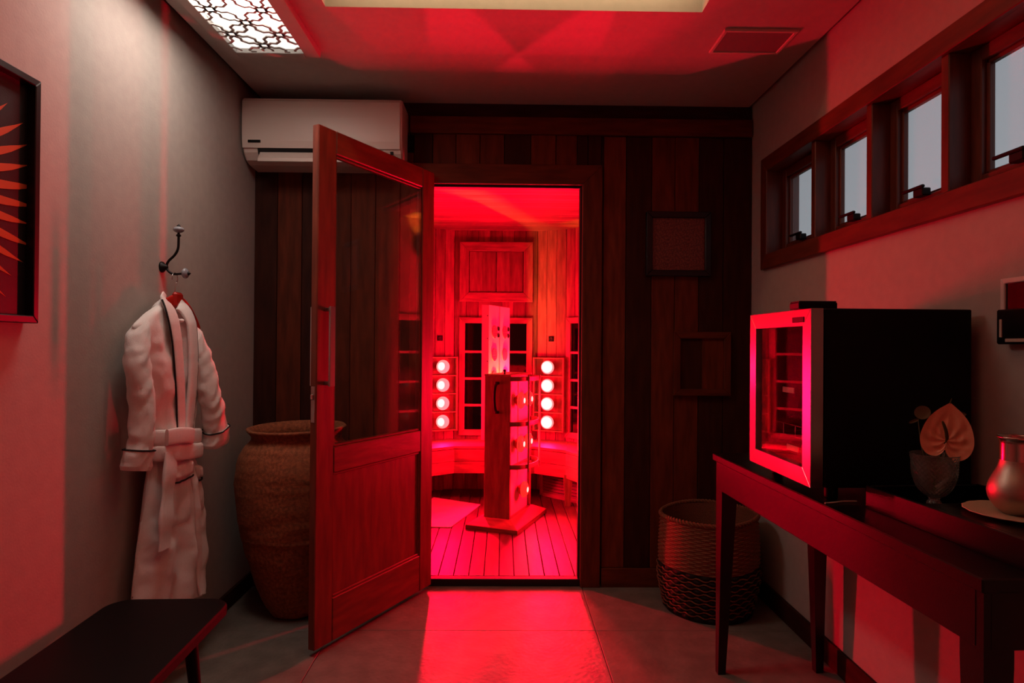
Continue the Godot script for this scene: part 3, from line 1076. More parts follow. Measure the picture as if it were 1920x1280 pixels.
	for y in [0.80, 1.0]:
		m.box(Vector3(0, y, 0.006), Vector3(0.03, 0.02, 0.012), 0.003)
	var hd := part("handle", m, M.iron, t, "black arched handle")
	m = MB.new()
	m.lathe([Vector2(0.006, 0), Vector2(0.006, 0.018), Vector2(0.010, 0.020), Vector2(0.010, 0.032), Vector2(0.0003, 0.036)], Vector3(0.03, y1 + 0.012, -0.06), 16)
	part("knob", m, M.black, t)

	# small lamp behind the tower top that shines up the white panel
	var lp := Vector3(-w / 2 - 0.022, 0.80, -0.34)
	m = MB.new()
	m.lathe([Vector2(0.0003, -0.03), Vector2(0.009, -0.03), Vector2(0.012, -0.012), Vector2(0.015, 0.004), Vector2(0.013, 0.012), Vector2(0.0003, 0.016)], lp, 20)
	part("rear_bulb", m, M.bulb, t)
	bx("bulb_bracket", lp + Vector3(0.012, -0.036, 0), Vector3(0.045, 0.012, 0.03), M.iron, t, 0.002)
	spot("panel_light", t.transform * (lp + Vector3(0, 0.004, 0)), Vector3(0, 1, 0) - t.basis.x * 0.1, Color(1.0, 0.56, 0.26), E_PANEL, 75.0, 0.6, 0.015)
	# white metal panel hung on the tower's far side
	var p := thing("light_panel", "tall white metal panel with oval fan openings rising behind the lamp tower", "light panel", Vector3(-0.104, 0.61, -1.16))
	var pz := Vector3(-0.158, 0, 0.37).normalized()
	p.basis = Basis(Vector3.UP.cross(pz), Vector3.UP, pz)
	var ph := 0.985
	var pd := 0.40
	bx("case", Vector3(-0.0275, ph / 2, -pd / 2), Vector3(0.055, ph, pd), M.white, p, 0.003)
	for zz in [-pd * 0.5]:
		bx("seam", Vector3(0.0005, ph / 2, zz), Vector3(0.002, ph - 0.006, 0.005), M.seal, p, 0.0)
	for zz in [-0.105, -0.30]:
		for y in [0.79, 0.62, 0.455]:
			m = MB.new()
			m.xf = Transform3D(Basis(Vector3(0, -1, 0), Vector3(1, 0, 0), Vector3(0, 0, 1)), Vector3(0.0005, y, zz))
			m.lathe([Vector2(0.048, 0.0), Vector2(0.048, 0.0025), Vector2(0.044, 0.0025), Vector2(0.044, 0.0012), Vector2(0.0003, 0.0012)], Vector3.ZERO, 28)
			for k in 5:
				m.box(Vector3(-0.034 + k * 0.017, 0.002, 0), Vector3(0.004, 0.002, 0.085 * sqrt(1.0 - pow(-0.034 + k * 0.017, 2.0) / 0.0021)), 0.0005)
			part("fan_grille", m, M.grille, p)
		for y in [0.815, 0.765]:
			m = MB.new()
			m.xf = Transform3D(Basis(Vector3(0, -1, 0), Vector3(1, 0, 0), Vector3(0, 0, 1)), Vector3(0.0, y, zz - 0.068))
			m.lathe([Vector2(0.018, 0.0), Vector2(0.018, 0.004), Vector2(0.013, 0.004), Vector2(0.012, 0.001), Vector2(0.0003, 0.001)], Vector3.ZERO, 20)
			part("power_socket", m, M.black, p)
	for k in 6:
		m = MB.new()
		m.xf = Transform3D(Basis(Vector3(1, 0, 0), Vector3(0, 0, 1), Vector3(0, -1, 0)), Vector3(-0.009, 0.08 + k * 0.165, 0.0))
		m.lathe([Vector2(0.004, 0.0), Vector2(0.003, 0.002), Vector2(0.0003, 0.0025)], Vector3.ZERO, 12)
		part("screw", m, M.iron, p)

# ------------------------------------------------------------------ ceiling fittings, air conditioner
const FLAT := Basis(Vector3(1, 0, 0), Vector3(0, 0, -1), Vector3(0, 1, 0))   # local z up, local y towards -z

func ceiling_fittings() -> void:
	var t := thing("ceiling_light", "long white ceiling light behind a cut-out lattice of crosses and wavy bars", "ceiling light")
	var y := 2.595
	var fz0 := 0.595
	var fz1 := 1.62
	bx("frame_board", Vector3(-1.206, y, (fz0 + fz1) / 2), Vector3(0.042, 0.030, fz1 - fz0), M.ceil, t, 0.002, 2)
	bx("frame_board", Vector3(-0.857, y, (fz0 + fz1) / 2), Vector3(0.064, 0.030, fz1 - fz0), M.ceil, t, 0.002, 2)
	bx("frame_board", Vector3(-1.037, y, fz0 + 0.019), Vector3(0.297, 0.030, 0.038), M.ceil, t, 0.002, 0)
	bx("frame_board", Vector3(-1.037, y, fz1 - 0.035), Vector3(0.297, 0.030, 0.07), M.ceil, t, 0.002, 0)
	bx("diffuser", Vector3(-1.037, 2.604, 1.09), Vector3(0.297, 0.006, 0.92), glow(Color(1.0, 0.98, 0.95), 1.02), t, 0.0)
	var rect := PackedVector2Array([Vector2(-0.1485, -0.4585), Vector2(0.1485, -0.4585), Vector2(0.1485, 0.4435), Vector2(-0.1485, 0.4435)])
	var a := 0.139
	var m := MB.new()
	m.xf = Transform3D(FLAT, Vector3(-1.037, 2.5815, 1.092))
	var prof := [[0.0, 0.16], [0.11, 0.07], [0.29, 0.07], [0.39, 0.20], [0.61, 0.20], [0.71, 0.07], [0.89, 0.07]]
	for fam in 2:
		var e1 := Vector2(1, 1).normalized() if fam == 0 else Vector2(1, -1).normalized()
		var e2 := Vector2(-e1.y, e1.x)
		for k in range(-5, 6):
			for s in [-1.0, 1.0]:
				var line := PackedVector2Array()
				for c in range(-5, 6):
					for p in prof:
						line.append(e1 * (c + p[0]) * a + e2 * (k + s * p[1]) * a)
				for seg in Geometry2D.intersect_polyline_with_polygon(line, rect):
					if seg.size() < 2: continue
					for pg in Geometry2D.offset_polyline(seg, 0.0052, Geometry2D.JOIN_MITER, Geometry2D.END_BUTT):
						if pg.size() > 2 and not Geometry2D.is_polygon_clockwise(pg):
							m.prism(pg, 0.0, 0.004)
						elif pg.size() > 2:
							m.prism(pg, 0.0, 0.004)
	part("lattice", m, M.ceil, t, "white cut-out lattice of crosses and wavy bars")
	for x in [-1.10, -0.955]:
		bx("clip", Vector3(x, 2.579, 0.652), Vector3(0.024, 0.004, 0.012), M.steel, t, 0.001)

	var v := thing("ceiling_vent", "flat rectangular vent cover set in the ceiling near the right wall", "vent")
	var xf := Transform3D(Basis(Vector3(1, 0, 0), Vector3(0, 0, 1), Vector3(0, -1, 0)), Vector3(1.055, 2.61, 0.752))
	mitred("frame_board", 0.153, 0.103, 0.014, 0.012, M.plastic, v, xf, 0.002)
	bx("cover_panel", Vector3(1.055, 2.6065, 0.752), Vector3(0.28, 0.007, 0.18), M.ventgrey, v, 0.001)

	# wall-mounted air conditioner
	var ac := thing("air_conditioner", "white wall-mounted air conditioner with its outlet flap open above the door", "air conditioner")
	var X0 := -1.333
	var X1 := -0.522
	var side := PackedVector2Array([Vector2(0.012, 2.552), Vector2(0.185, 2.552), Vector2(0.203, 2.546), Vector2(0.210, 2.530), Vector2(0.212, 2.45), Vector2(0.211, 2.37), Vector2(0.205, 2.315), Vector2(0.190, 2.275), Vector2(0.160, 2.242), Vector2(0.12, 2.228), Vector2(0.012, 2.222)])
	# local x = world z, local y = world y, local z = world x... mirrored so that it stays right-handed
	var sxf := Transform3D(Basis(Vector3(0, 0, 1), Vector3(0, 1, 0), Vector3(-1, 0, 0)), Vector3(0, 0, 0))
	m = MB.new()
	m.xf = sxf
	m.prism(side, -X1, -X0, 0.008)
	part("body", m, M.plastic, ac)
	m = MB.new()
	m.xf = sxf
	m.prism(PackedVector2Array([Vector2(0.20, 2.545), Vector2(0.2125, 2.53), Vector2(0.2155, 2.45), Vector2(0.2145, 2.37), Vector2(0.2125, 2.33), Vector2(0.2065, 2.294), Vector2(0.2005, 2.294), Vector2(0.205, 2.37)]), -X1 + 0.01, -X0 - 0.003, 0.001)
	part("front_panel", m, M.plastic, ac)
	m = MB.new()
	m.xf = sxf
	m.prism(PackedVector2Array([Vector2(0.196, 2.296), Vector2(0.2025, 2.294), Vector2(0.1935, 2.273), Vector2(0.166, 2.2405), Vector2(0.160, 2.2425), Vector2(0.19, 2.277)]), 0.655, 1.255, 0.0)
	part("outlet_slot", m, M.matte, ac)
	m = MB.new()
	m.xf = sxf
	m.prism(PackedVector2Array([Vector2(0.186, 2.276), Vector2(0.190, 2.281), Vector2(0.224, 2.238), Vector2(0.227, 2.220), Vector2(0.222, 2.220), Vector2(0.216, 2.236)]), 0.66, 1.245, 0.0015)
	part("outlet_flap", m, M.plastic, ac)
	bx("display", Vector3(-1.268, 2.325, 0.2125), Vector3(0.064, 0.014, 0.004), M.black, ac, 0.001)
	bx("sensor", Vector3(-0.575, 2.277, 0.193), Vector3(0.016, 0.016, 0.006), M.black, ac, 0.001)

# ------------------------------------------------------------------ left wall: picture, hook, urn, stool bench
func left_side() -> void:
	var p := thing("picture", "square dark framed picture of an orange palm leaf on the left wall", "picture")
	var xf := Transform3D(Basis(Vector3(0, 0, -1), Vector3.UP, Vector3(1, 0, 0)), Vector3(-1.344, 1.692, 1.980))
	mitred("frame_board", 0.341, 0.340, 0.020, 0.040, M.frameblack, p, xf, 0.002)
	var m := MB.new()
	m.xf = xf
	m.box(Vector3(0, 0, 0.010), Vector3(0.65, 0.65, 0.012), 0.0)
	part("canvas", m, M.canvas, p)
	m = MB.new()
	m.xf = xf
	for k in 26:
		var ang := deg_to_rad(-108.0 + k * 216.0 / 25.0)
		for sgn in [1.0]:
			var dirv := Vector2(cos(ang), 0.80 * sin(ang))
			var side := Vector2(-dirv.y, dirv.x)
			var L := 0.345 + 0.015 * sin(k * 2.1)
			var base := Vector2(-0.03 + 0.04 * cos(ang), 0.10 * sin(ang))
			var up: Array = []
			var dn: Array = []
			for i in 11:
				var s := i / 10.0
				var wv := 0.0105 * (0.35 + sin(PI * minf(1.0, s * 0.9 + 0.12))) * (1.0 if s < 0.85 else (1.0 - s) / 0.15)
				var bend := side * (0.045 * s * s - 0.025 * s)
				var c := base + dirv * Vector2(1.0, 0.86).length() * 0.76 * L * s + bend
				up.append(c + side * wv)
				dn.append(c - side * wv * (0.6 + 0.4 * s))
			dn.reverse()
			var pg := PackedVector2Array(up + dn)
			if Geometry2D.triangulate_polygon(pg).size() > 0:
				m.prism(pg, 0.0158, 0.0172)
	m.box(Vector3(-0.12, 0, 0.0165), Vector3(0.30, 0.012, 0.002), 0.0)
	part("leaf_print", m, M.orange, p, "printed orange palm leaf")

	# iron double hook
	var h := thing("wall_hook", "black iron double hook with two pale porcelain knobs on the left wall", "coat hook")
	var hz := 0.925
	m = MB.new()
	m.xf = Transform3D(Basis(Vector3(0, 1, 0), Vector3(1, 0, 0), Vector3(0, 0, -1)), Vector3(-1.345, 1.598, hz))
	m.lathe([Vector2(0.0003, 0.0), Vector2(0.022, 0.0), Vector2(0.021, 0.006), Vector2(0.013, 0.012), Vector2(0.010, 0.022), Vector2(0.0003, 0.026)], Vector3.ZERO, 20)
	part("back_plate", m, M.iron, h)
	m = MB.new()
	m.tube(smooth_path([Vector3(-1.328, 1.600, hz), Vector3(-1.318, 1.622, hz), Vector3(-1.295, 1.645, hz), Vector3(-1.282, 1.670, hz), Vector3(-1.280, 1.700, hz), Vector3(-1.280, 1.735, hz)], 4), 0.0048, 12)
	m.lathe([Vector2(0.005, -0.004), Vector2(0.009, -0.002), Vector2(0.009, 0.003), Vector2(0.006, 0.006)], Vector3(-1.280, 1.722, hz), 14)
	m.lathe([Vector2(0.006, 0.012), Vector2(0.008, 0.016), Vector2(0.0003, 0.021)], Vector3(-1.280, 1.744, hz), 14)
	m.tube(smooth_path([Vector3(-1.328, 1.597, hz), Vector3(-1.318, 1.582, hz), Vector3(-1.303, 1.572, hz), Vector3(-1.285, 1.571, hz), Vector3(-1.262, 1.573, hz)], 4), 0.0046, 12)
	part("arm", m, M.iron, h)
	for e in [[Vector3(-1.280, 1.746, hz), Basis()], [Vector3(-1.252, 1.574, hz), Basis(Vector3.BACK, -PI / 2)]]:
		m = MB.new()
		m.xf = Transform3D(e[1], e[0])
		var pr := []
		for i in 13:
			var a := -PI / 2 + PI * i / 12.0
			pr.append(Vector2(maxf(0.0003, 0.0205 * cos(a)), 0.0125 * sin(a)))
		m.lathe(pr, Vector3.ZERO, 24)
		part("knob", m, M.porcelain, h, "pale porcelain knob")
		m = MB.new()
		m.xf = Transform3D(e[1], e[0])
		m.lathe([Vector2(0.0075, 0.010), Vector2(0.008, 0.014), Vector2(0.0003, 0.022)], Vector3.ZERO, 14)
		part("finial", m, M.iron, h)

	# clothes hanger
	var hg := thing("clothes_hanger", "red lit wooden clothes hanger with a wire hook holding the bathrobe", "clothes hanger")
	m = MB.new()
	var wire := []
	for i in 17:
		var a := deg_to_rad(200.0 - 235.0 * i / 16.0)
		wire.append(Vector3(-1.290, 1.560 + 0.021 * sin(a) - 0.006, hz + 0.006 - 0.021 * cos(a)))
	wire.append(Vector3(-1.290, 1.525, hz + 0.002))
	wire.append(Vector3(-1.290, 1.49, hz + 0.004))
	m.tube(wire, 0.0018, 8)
	part("wire_hook", m, M.chrome, hg)
	m = MB.new()
	var arch := []
	for i in 25:
		var s := -1.0 + i / 12.0
		arch.append(Vector3(-1.283 - 0.01 * s * s, 1.470 - 0.085 * absf(s) * absf(s) - 0.03 * absf(s), hz + 0.005 + 0.20 * s))
	m.sweep(arch, 0.007, 0.022, Vector3.UP, 12, 0.7)
	m.box(Vector3(-1.277, 1.468, hz + 0.008), Vector3(0.020, 0.062, 0.064), 0.009)
	part("shoulder_bar", m, M.redwood, hg)

	# tall terracotta urn
	var u := thing("clay_urn", "tall weathered terracotta urn standing behind the open door", "urn", Vector3(-1.0, 0, 0.325))
	m = MB.new()
	var ctrl := [Vector2(0.0003, 0.0), Vector2(0.105, 0.0), Vector2(0.118, 0.01), Vector2(0.145, 0.06), Vector2(0.178, 0.14), Vector2(0.205, 0.22), Vector2(0.228, 0.30), Vector2(0.247, 0.385), Vector2(0.252, 0.39), Vector2(0.252, 0.40), Vector2(0.264, 0.47), Vector2(0.276, 0.57), Vector2(0.280, 0.65), Vector2(0.277, 0.71), Vector2(0.264, 0.765), Vector2(0.243, 0.805), Vector2(0.220, 0.828), Vector2(0.209, 0.842), Vector2(0.207, 0.855), Vector2(0.214, 0.870), Vector2(0.229, 0.884), Vector2(0.234, 0.892), Vector2(0.230, 0.900), Vector2(0.219, 0.901), Vector2(0.205, 0.892), Vector2(0.193, 0.870), Vector2(0.192, 0.84), Vector2(0.22, 0.80), Vector2(0.25, 0.72), Vector2(0.255, 0.60), Vector2(0.20, 0.25), Vector2(0.10, 0.05), Vector2(0.0003, 0.04)]
	var fine := []
	for i in ctrl.size() - 1:
		var n: int = 6 if ctrl[i].distance_to(ctrl[i + 1]) > 0.03 else 3
		for j in n:
			fine.append((ctrl[i] as Vector2).lerp(ctrl[i + 1], j / float(n)))
	fine.append(ctrl[-1])
	var sm := []
	for i in fine.size():
		if i < 3 or i > fine.size() - 4:
			sm.append(fine[i])
		else:
			sm.append((fine[i - 2] + fine[i - 1] + fine[i] * 2.0 + fine[i + 1] + fine[i + 2]) / 6.0)
	var nz := FastNoiseLite.new()
	nz.seed = 4
	nz.frequency = 6.0
	nz.fractal_octaves = 4
	var rows := []
	for p2 in sm:
		var row := PackedVector3Array()
		for j in 96:
			var a := TAU * j / 96.0
			var r: float = p2.x
			if r > 0.02:
				r += 0.006 * nz.get_noise_3d(cos(a) * 0.3, p2.y * 1.6, sin(a) * 0.3) + 0.0006 * sin(p2.y * 150.0 + 2.0 * nz.get_noise_2d(cos(a), sin(a)))
			row.append(Vector3(r * cos(a), p2.y + 0.006 * cos(a + 0.6) * smoothstep(0.8, 0.9, p2.y), r * sin(a)))
		rows.append(row)
	m.grid(rows, true)
	part("jar", m, M.clay, u)

	# low black bench in the corner of the picture
	var b := thing("bench", "low black bench with a rounded seat and splayed legs by the left wall", "bench", Vector3(-1.085, 0, 1.31))
	b.rotation.y = deg_to_rad(2.0)
	var pg := PackedVector2Array()
	var hw := 0.195
	var lz := 1.15
	for c in [[hw, 0.0, 1, 1], [-hw, 0.0, -1, 1], [-hw, lz, -1, -1], [hw, lz, 1, -1]]:
		var rr := 0.075
		var ccx: float = c[0] - c[2] * rr
		var ccy: float = c[1] + c[3] * rr
		var a0 := 0.0
		if c[2] == 1 and c[3] == 1: a0 = -PI / 2
		if c[2] == -1 and c[3] == 1: a0 = PI
		if c[2] == -1 and c[3] == -1: a0 = PI / 2
		var arc := []
		for i in 9:
			var a := a0 + PI / 2 * i / 8.0
			arc.append(Vector2(ccx + rr * cos(a), ccy + rr * sin(a)))
		if c[2] * c[3] > 0:
			arc.reverse()
		if c[2] == -1 and c[3] == 1:
			arc = []
			for i in 9:
				var a := PI * 1.5 - PI / 2 * i / 8.0
				arc.append(Vector2(ccx + rr * cos(a), ccy + rr * sin(a)))
		elif c[2] == 1 and c[3] == 1:
			arc = []
			for i in 9:
				var a := 0.0 - PI / 2 * i / 8.0
				arc.append(Vector2(ccx + rr * cos(a), ccy + rr * sin(a)))
		elif c[2] == -1:
			arc = []
			for i in 9:
				var a := PI - PI / 2 * i / 8.0
				arc.append(Vector2(ccx + rr * cos(a), ccy + rr * sin(a)))
		else:
			arc = []
			for i in 9:
				var a := PI / 2 - PI / 2 * i / 8.0
				arc.append(Vector2(ccx + rr * cos(a), ccy + rr * sin(a)))
		pg.append_array(PackedVector2Array(arc))
	m = MB.new()
	m.xf = Transform3D(Basis(Vector3(1, 0, 0), Vector3(0, 0, 1), Vector3(0, -1, 0)), Vector3(0, 0.452, 0))
	m.prism(pg, 0.0, 0.034, 0.005)
	part("seat", m, M.black, b)
	for z in [0.20, 0.95]:
		for s in [-1.0, 1.0]:
			m = MB.new()
			m.tube([Vector3(s * 0.140, 0.42, z), Vector3(s * 0.165, 0.0, z + (-0.04 if z < 0.5 else 0.04))], [0.020, 0.013], 16)
			part("leg", m, M.black, b)
	bx("stretcher", Vector3(0, 0.405, 0.575), Vector3(0.05, 0.025, 0.80), M.black, b, 0.003, 2)

func smooth_path(p: Array, n: int) -> Array:
	var out := []
	for k in p.size() - 1:
		var a: Vector3 = p[maxi(k - 1, 0)]
		var b: Vector3 = p[k]
		var c: Vector3 = p[k + 1]
		var d: Vector3 = p[mini(k + 2, p.size() - 1)]
		for i in n:
			out.append(b.cubic_interpolate(c, a, d, i / float(n)))
	out.append(p[-1])
	return out

# ------------------------------------------------------------------ bathrobe
# u: along the wall away from the viewer (0.96 - z), y: height, w: distance out from the wall plane x = -1.345
func rp(u: float, y: float, w: float) -> Vector3:
	return Vector3(-1.345 + w, y, 0.96 - u)

func body_edges(y: float) -> Array:
	# [height, left u, right u, half thickness]
	var K := [[0.24, -0.262, 0.262, 0.055], [0.34, -0.25, 0.272, 0.058], [0.46, -0.232, 0.285, 0.060], [0.62, -0.204, 0.255, 0.056], [0.78, -0.172, 0.195, 0.050], [0.865, -0.150, 0.148, 0.043], [0.905, -0.146, 0.138, 0.040], [0.96, -0.150, 0.136, 0.042], [1.06, -0.180, 0.150, 0.046], [1.20, -0.225, 0.172, 0.046], [1.30, -0.262, 0.185, 0.042], [1.36, -0.27, 0.165, 0.036], [1.405, -0.195, 0.105, 0.030], [1.435, -0.125, 0.055, 0.026], [1.452, -0.085, 0.02, 0.018]]
	for k in K.size() - 1:
		if y <= K[k + 1][0] or k == K.size() - 2:
			var s := clampf((y - K[k][0]) / (K[k + 1][0] - K[k][0]), 0.0, 1.0)
			return [lerpf(K[k][1], K[k + 1][1], s), lerpf(K[k][2], K[k + 1][2], s), lerpf(K[k][3], K[k + 1][3], s)]
	return [0, 0, 0]

var robe_noise: FastNoiseLite

# how far out the front of the body stands at (u, y)
func front_w(u: float, y: float) -> float:
	var e := body_edges(y)
	var c: float = (e[0] + e[1]) / 2
	var hw: float = (e[1] - e[0]) / 2
	var s := clampf((u - c) / hw, -1.0, 1.0)
	var w: float = 0.068 + e[2] * pow(maxf(0.0, 1.0 - pow(absf(s), 2.6)), 0.5)
	# skirt folds fan out from the belt; the chest has softer ones
	var g := exp(-pow((y - 0.90) / 0.10, 2.0))
	if y < 0.9:
		w += 0.010 * sin(s * 9.0 + 1.0) * smoothstep(0.9, 0.5, y) + 0.006 * g * sin(s * 24.0)
	else:
		w += 0.006 * g * sin(s * 22.0) + 0.005 * sin(s * 5.0 + y * 9.0)
	w += 0.006 * robe_noise.get_noise_3d(u * 1.0, y * 0.8, 0.0) * 2.0
	# neck opening
	if y > 0.97:
		var t := (y - 0.97) / 0.48
		var nc := lerpf(-0.008, -0.03, t)
		var nh := 0.004 + 0.042 * t
		w -= 0.050 * smoothstep(nh + 0.012, nh - 0.006, absf(u - nc)) * smoothstep(0.97, 1.05, y)
	# the right-hand front panel falls back behind the wrap edge
	if y < 0.86:
		var ed := wrap_u(y)
		w -= 0.016 * smoothstep(ed - 0.002, ed + 0.014, u)
	return w

func wrap_u(y: float) -> float:
	return lerpf(0.055, 0.168, clampf((0.86 - y) / 0.60, 0.0, 1.0))

func robe() -> void:
	robe_noise = FastNoiseLite.new()
	robe_noise.seed = 9
	robe_noise.frequency = 9.0
	robe_noise.fractal_octaves = 3
	var r := thing("bathrobe", "white terry bathrobe with dark piping and tied belt hanging on the left wall", "bathrobe")
	# body: rings from hem to shoulder; the hem slopes
	var rows := []
	var NR := 110
	var NC := 96
	for i in NR + 1:
		var f := i / float(NR)
		var row := PackedVector3Array()
		for j in NC:
			var a := TAU * j / NC
			var hy := lerpf(0.30, 1.452, f)
			var e := body_edges(hy)
			var c: float = (e[0] + e[1]) / 2
			var hw: float = (e[1] - e[0]) / 2
			var cs := signf(cos(a)) * pow(absf(cos(a)), 0.8)
			var u := c + hw * cs
			# the hem hangs lower on the far side
			var y := hy - smoothstep(0.75, 0.30, hy) * (0.055 * (u + 0.02) / 0.25)
			var w: float
			if sin(a) >= 0.0:
				w = front_w(u, hy)
			else:
				w = 0.068 - e[2] * 0.9 * pow(maxf(0.0, 1.0 - pow(absf(cs), 2.6)), 0.5)
			row.append(rp(u, y, maxf(w, 0.006)))
		rows.append(row)
	var m := MB.new()
	m.grid(rows, true, Vector2(1, 1), true)
	m.fan(rows[0], Vector3.DOWN)
	m.fan(rows[-1], Vector3.UP)
	part("body", m, M.terry, r)
	# sleeves
	var wob := func(p: Vector3, nn: Vector3, k: int) -> Vector3:
		var q := 0.0040 * robe_noise.get_noise_3d(p.x * 1.4, p.y * 1.9 + p.z * 1.6, p.z * 1.5) * 2.0
		q += 0.0016 * sin(p.y * 95.0 + p.z * 90.0 + p.x * 60.0) * smoothstep(1.25, 1.1, p.y) * smoothstep(0.9, 1.0, p.y)
		return nn.normalized() * q
	var lp := smooth_path([rp(-0.150, 1.380, 0.064), rp(-0.200, 1.358, 0.066), rp(-0.240, 1.322, 0.071), rp(-0.258, 1.275, 0.077), rp(-0.266, 1.22, 0.082), rp(-0.258, 1.10, 0.094), rp(-0.262, 1.00, 0.098), rp(-0.272, 0.93, 0.094), rp(-0.280, 0.875, 0.090)], 8)
	var lw := []
	var lt := []
	for k in lp.size():
		var s := k / float(lp.size() - 1)
		lw.append(lerpf(0.032, 0.047, smoothstep(0.0, 0.5, s)))
		lt.append(lerpf(0.026, 0.036, smoothstep(0.0, 0.4, s)))
	m = MB.new()
	m.sweep(lp, lw, lt, Vector3.RIGHT, 40, 0.85, true, wob)
	part("sleeve", m, M.terry, r)
	var rpath := smooth_path([rp(0.050, 1.382, 0.064), rp(0.090, 1.362, 0.068), rp(0.120, 1.326, 0.078), rp(0.136, 1.28, 0.091), rp(0.150, 1.22, 0.105), rp(0.165, 1.11, 0.125), rp(0.19, 1.02, 0.135), rp(0.215, 0.94, 0.135), rp(0.225, 0.885, 0.130)], 8)
	var rw := []
	var rt := []
	for k in rpath.size():
		var s := k / float(rpath.size() - 1)
		rw.append(lerpf(0.034, 0.054, smoothstep(0.0, 0.5, s)) + 0.010 * smoothstep(0.7, 1.0, s))
		rt.append(lerpf(0.028, 0.040, smoothstep(0.0, 0.4, s)))
	m = MB.new()
	m.sweep(rpath, rw, rt, Vector3.RIGHT, 40, 0.85, true, wob)
	part("sleeve", m, M.terry, r)
	# turned-back cuffs with a dark piping line
	for e in [[lp, lw, lt, 0.012], [rpath, rw, rt, 0.012]]:
		var pth: Array = e[0]
		var n := pth.size()
		var cp := []
		var cw := []
		var ct := []
		for k in range(n - 9, n):
			cp.append(pth[k]); cw.append(e[1][k] + 0.007); ct.append(e[2][k] + 0.006)
		var dirn: Vector3 = (pth[n - 1] - pth[n - 2]).normalized()
		cp.append(pth[n - 1] + dirn * 0.012); cw.append(e[1][n - 1] + 0.004); ct.append(e[2][n - 1] + 0.003)
		m = MB.new()
		m.sweep(cp, cw, ct, Vector3.RIGHT, 40, 0.85, true, wob)
		var cuff := part("cuff", m, M.terry, r)
		m = MB.new()
		var ring := []
		var f0: Vector3 = (cp[1] - cp[0]).normalized()
		var nn := (Vector3.RIGHT - f0 * f0.x).normalized()
		var wd := f0.cross(nn)
		for j in 49:
			var a := TAU * j / 48.0
			var cx := signf(cos(a)) * pow(absf(cos(a)), 0.85)
			var sx := signf(sin(a)) * pow(absf(sin(a)), 0.85)
			var q: Vector3 = cp[0] + wd * cx * (cw[0] + 0.001) + nn * sx * (ct[0] + 0.001)
			ring.append(q + wob.call(q, nn * sx + wd * cx, 0))
		m.tube(ring, 0.0032, 6, false)
		part("piping", m, M.piping, cuff, "dark piping round the cuff")
	# shawl collar: two bands from the nape down to the belt, piped along the outer edge
	for side in [0, 1]:
		var cpts: Array
		if side == 0:
			cpts = [[-0.072, 1.440, 0.038], [-0.086, 1.456, 0.078], [-0.095, 1.402, 0.110], [-0.082, 1.32, 0.120], [-0.067, 1.22, 0.122], [-0.050, 1.12, 0.120], [-0.036, 1.03, 0.116], [-0.024, 0.95, 0.112], [-0.020, 0.92, 0.108]]
		else:
			cpts = [[0.014, 1.436, 0.038], [0.022, 1.446, 0.078], [0.038, 1.392, 0.112], [0.040, 1.31, 0.122], [0.038, 1.22, 0.126], [0.032, 1.12, 0.126], [0.026, 1.03, 0.122], [0.020, 0.95, 0.118], [0.018, 0.92, 0.114]]
		var pth := []
		for q in cpts:
			pth.append(rp(q[0], q[1], q[2]))
		pth = smooth_path(pth, 8)
		var ws := []
		for k in pth.size():
			var s := k / float(pth.size() - 1)
			ws.append(lerpf(0.036, 0.026, s) * (0.8 if k < 3 else 1.0))
		m = MB.new()
		m.sweep(pth, ws, 0.008, Vector3.RIGHT, 24, 0.6, true, func(p: Vector3, nn: Vector3, k: int) -> Vector3: return nn.normalized() * (0.0022 * sin(p.y * 190.0) * robe_noise.get_noise_1d(p.y * 3.0 + side)))
		var col := part("collar", m, M.terry, r)
		m = MB.new()
		var pp := []
		for k in range(10, pth.size()):
			var tt: Vector3 = (pth[mini(k + 1, pth.size() - 1)] - pth[k - 1]).normalized()
			var nn := (Vector3.RIGHT - tt * tt.x).normalized()
			var wd := tt.cross(nn)
			var sg := 1.0 if wd.z * (1.0 if side == 0 else -1.0) > 0 else -1.0
			pp.append(pth[k] + wd * sg * (ws[k] + 0.0015) + nn * 0.001)
		m.tube(pp, 0.0034, 6)
		part("piping", m, M.piping, col, "dark piping along the collar")
	# back of the neck seen in the opening
	m = MB.new()
	m.sweep(smooth_path([rp(-0.075, 1.425, 0.030), rp(-0.03, 1.402, 0.024), rp(0.02, 1.418, 0.030)], 6), 0.006, 0.022, Vector3.UP, 12, 0.7)
	part("neck_band", m, M.terry, r)
	m = MB.new()
	m.sweep(smooth_path([rp(-0.036, 1.392, 0.085), rp(-0.016, 1.385, 0.102), rp(0.002, 1.388, 0.098)], 5), 0.009, 0.006, Vector3.UP, 10, 0.8)
	part("hanging_loop", m, M.terry, r)
	# belt: two wraps and a loop, one loose end
	for e in [[0.938, 0.030, 0.004], [0.880, 0.030, 0.012]]:
		var ring := []
		for j in 49:
			var a := TAU * j / 48.0
			var cs := signf(cos(a)) * pow(absf(cos(a)), 0.8)
			var ss := signf(sin(a)) * pow(absf(sin(a)), 0.7)
			ring.append(rp(-0.004 + 0.160 * cs, e[0] - 0.05 * cs * 0.35, 0.066 + 0.054 * ss + e[2] * maxf(0.0, ss)))
		m = MB.new()
		var rr := []
		for k in ring.size():
			var cv: Vector3 = ring[k]
			var tt: Vector3 = (ring[(k + 1) % 48] - ring[(k + 47) % 48]).normalized()
			var nn := Vector3.UP.cross(tt).normalized()
			var row := PackedVector3Array()
			for j in 16:
				var a := TAU * j / 16.0
				row.append(cv + Vector3.UP * (e[1] * signf(cos(a)) * pow(absf(cos(a)), 0.6)) + nn * (0.011 * signf(sin(a)) * pow(absf(sin(a)), 0.7)) * (1.0 + 0.25 * sin(k * 1.7)))
			rr.append(row)
		m.grid(rr, true)
		part("belt", m, M.terry, r)
	m = MB.new()
